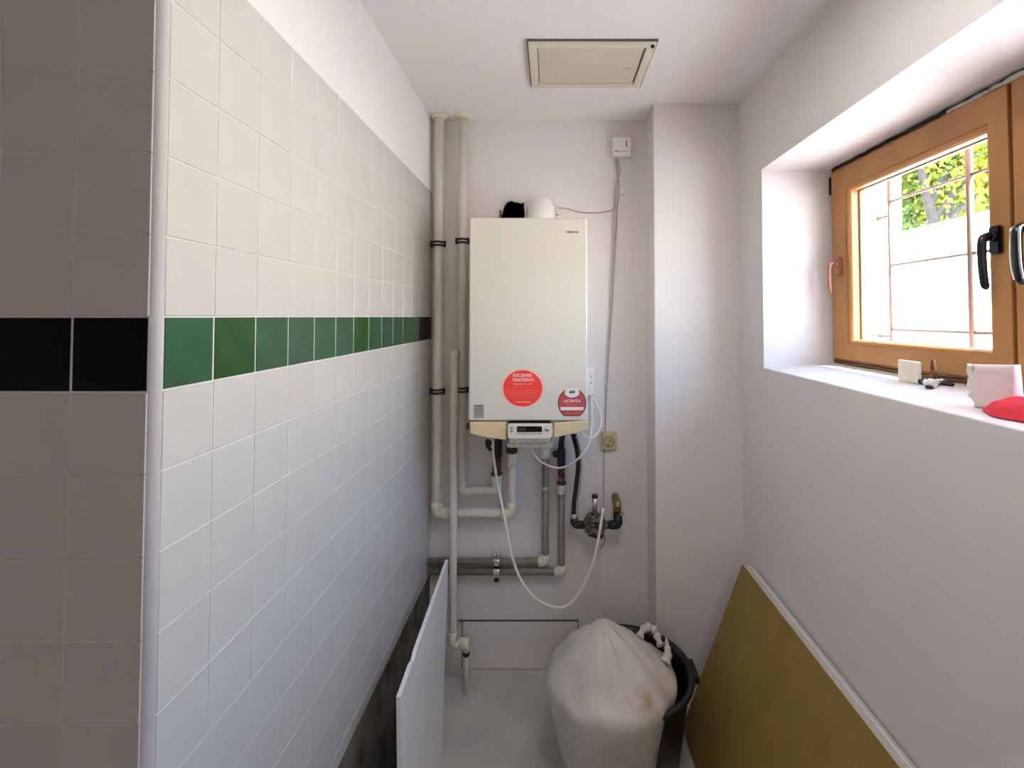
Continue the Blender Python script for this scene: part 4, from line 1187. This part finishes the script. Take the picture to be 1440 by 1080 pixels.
# front face bottom line a -> b, found on the sill under the packet's right edge
b = on_sill(1428, 580)
d = b-a; d.z = 0; L_ = d.length; d.normalize(); n_ = Vector((-d.y, d.x, 0))
if n_.x < 0: n_ = -n_
def packet_pt(u, v, w): 
    q = a + d*L_*u; q.z = sill_z(q.x)+0.0006
    top = a.z + H_*(1.0+0.07*u)
    p_ = Vector((q.x, q.y, q.z + (top-q.z)*v)) + n_*(0.030*w*(1-0.35*v))
    return p_
nu, nv = 10, 12
G = {}
for w_ in (0, 1):
    for i in range(nu+1):
        for j in range(nv+1):
            p_ = packet_pt(i/nu, j/nv, w_)
            if i == 0: p_ += d*(0.006*math.sin(j*1.9)+ random.uniform(-.003, .003) - 0.005*math.exp(-((j/nv-0.45)/0.15)**2))
            if 0 < i < nu and 0 < j < nv: p_ += n_*(-1 if w_ == 0 else 1)*(0.003+0.003*noise.noise(Vector((i*.5, j*.5, w_))))
            G[i, j, w_] = bm.verts.new(p_)
for i in range(nu):
    for j in range(nv):
        bm.faces.new([G[q_] for q_ in ((i, j, 0), (i+1, j, 0), (i+1, j+1, 0), (i, j+1, 0))])
        bm.faces.new([G[q_] for q_ in ((i, j, 1), (i, j+1, 1), (i+1, j+1, 1), (i+1, j, 1))])
for i in range(nu):
    bm.faces.new([G[q_] for q_ in ((i, 0, 0), (i, 0, 1), (i+1, 0, 1), (i+1, 0, 0))])
    bm.faces.new([G[q_] for q_ in ((i, nv, 0), (i+1, nv, 0), (i+1, nv, 1), (i, nv, 1))])
for j in range(nv):
    bm.faces.new([G[q_] for q_ in ((0, j, 0), (0, j+1, 0), (0, j+1, 1), (0, j, 1))])
    bm.faces.new([G[q_] for q_ in ((nu, j, 0), (nu, j, 1), (nu, j+1, 1), (nu, j+1, 0))])
obj('packet_body', bm, M['carton'], ctn, smooth=True)
bm = BM()
pts = [packet_pt(0, v_, 0.1) - d*(0.001+0.004*abs(math.sin(v_*9))) for v_ in [k/14 for k in range(3, 15)]]
sweep(bm, pts, [0.0045+0.002*abs(math.sin(k*1.3)) for k in range(len(pts))], 7); obj('crumpled_edge', bm, M['plastic_white'], ctn)
# red cloth
bm = BM()
k = on_sill(1384, 579)
NX, NY = 34, 14
Gc = {}
yfrom = k.y; 
xe = XR+0.004
for i in range(NX+1):
    u = i/NX
    y = k.y + 0.012 - 0.30*u
    xc_ = k.x + 0.012 + 0.02*u
    halfw = 0.062*min(1, (u*5)**0.6+0.12)
    x0_, x1_ = max(XR+0.003, xc_-halfw*0.55), xc_+halfw*0.9
    hh = 0.034*min(1, (u*4.5)**0.55)*(1+0.15*math.sin(u*17))
    for j in range(NY+1):
        v = j/NY
        x = x0_+(x1_-x0_)*v
        prof_ = math.sin(PI*v)**0.6
        z = sill_z(x)+0.0012 + hh*prof_*(1+0.22*noise.noise(Vector((u*9, v*4, 0)))) 
        Gc[i, j] = bm.verts.new((x + 0.003*math.sin(u*22+v*4), y, z))
for i in range(NX):
    for j in range(NY):
        bm.faces.new((Gc[i, j], Gc[i+1, j], Gc[i+1, j+1], Gc[i, j+1]))
tag(obj('red_cloth', bm, M['red_cloth'], smooth=True), 'crumpled red cloth lying on the sill before the white packet', 'cloth')
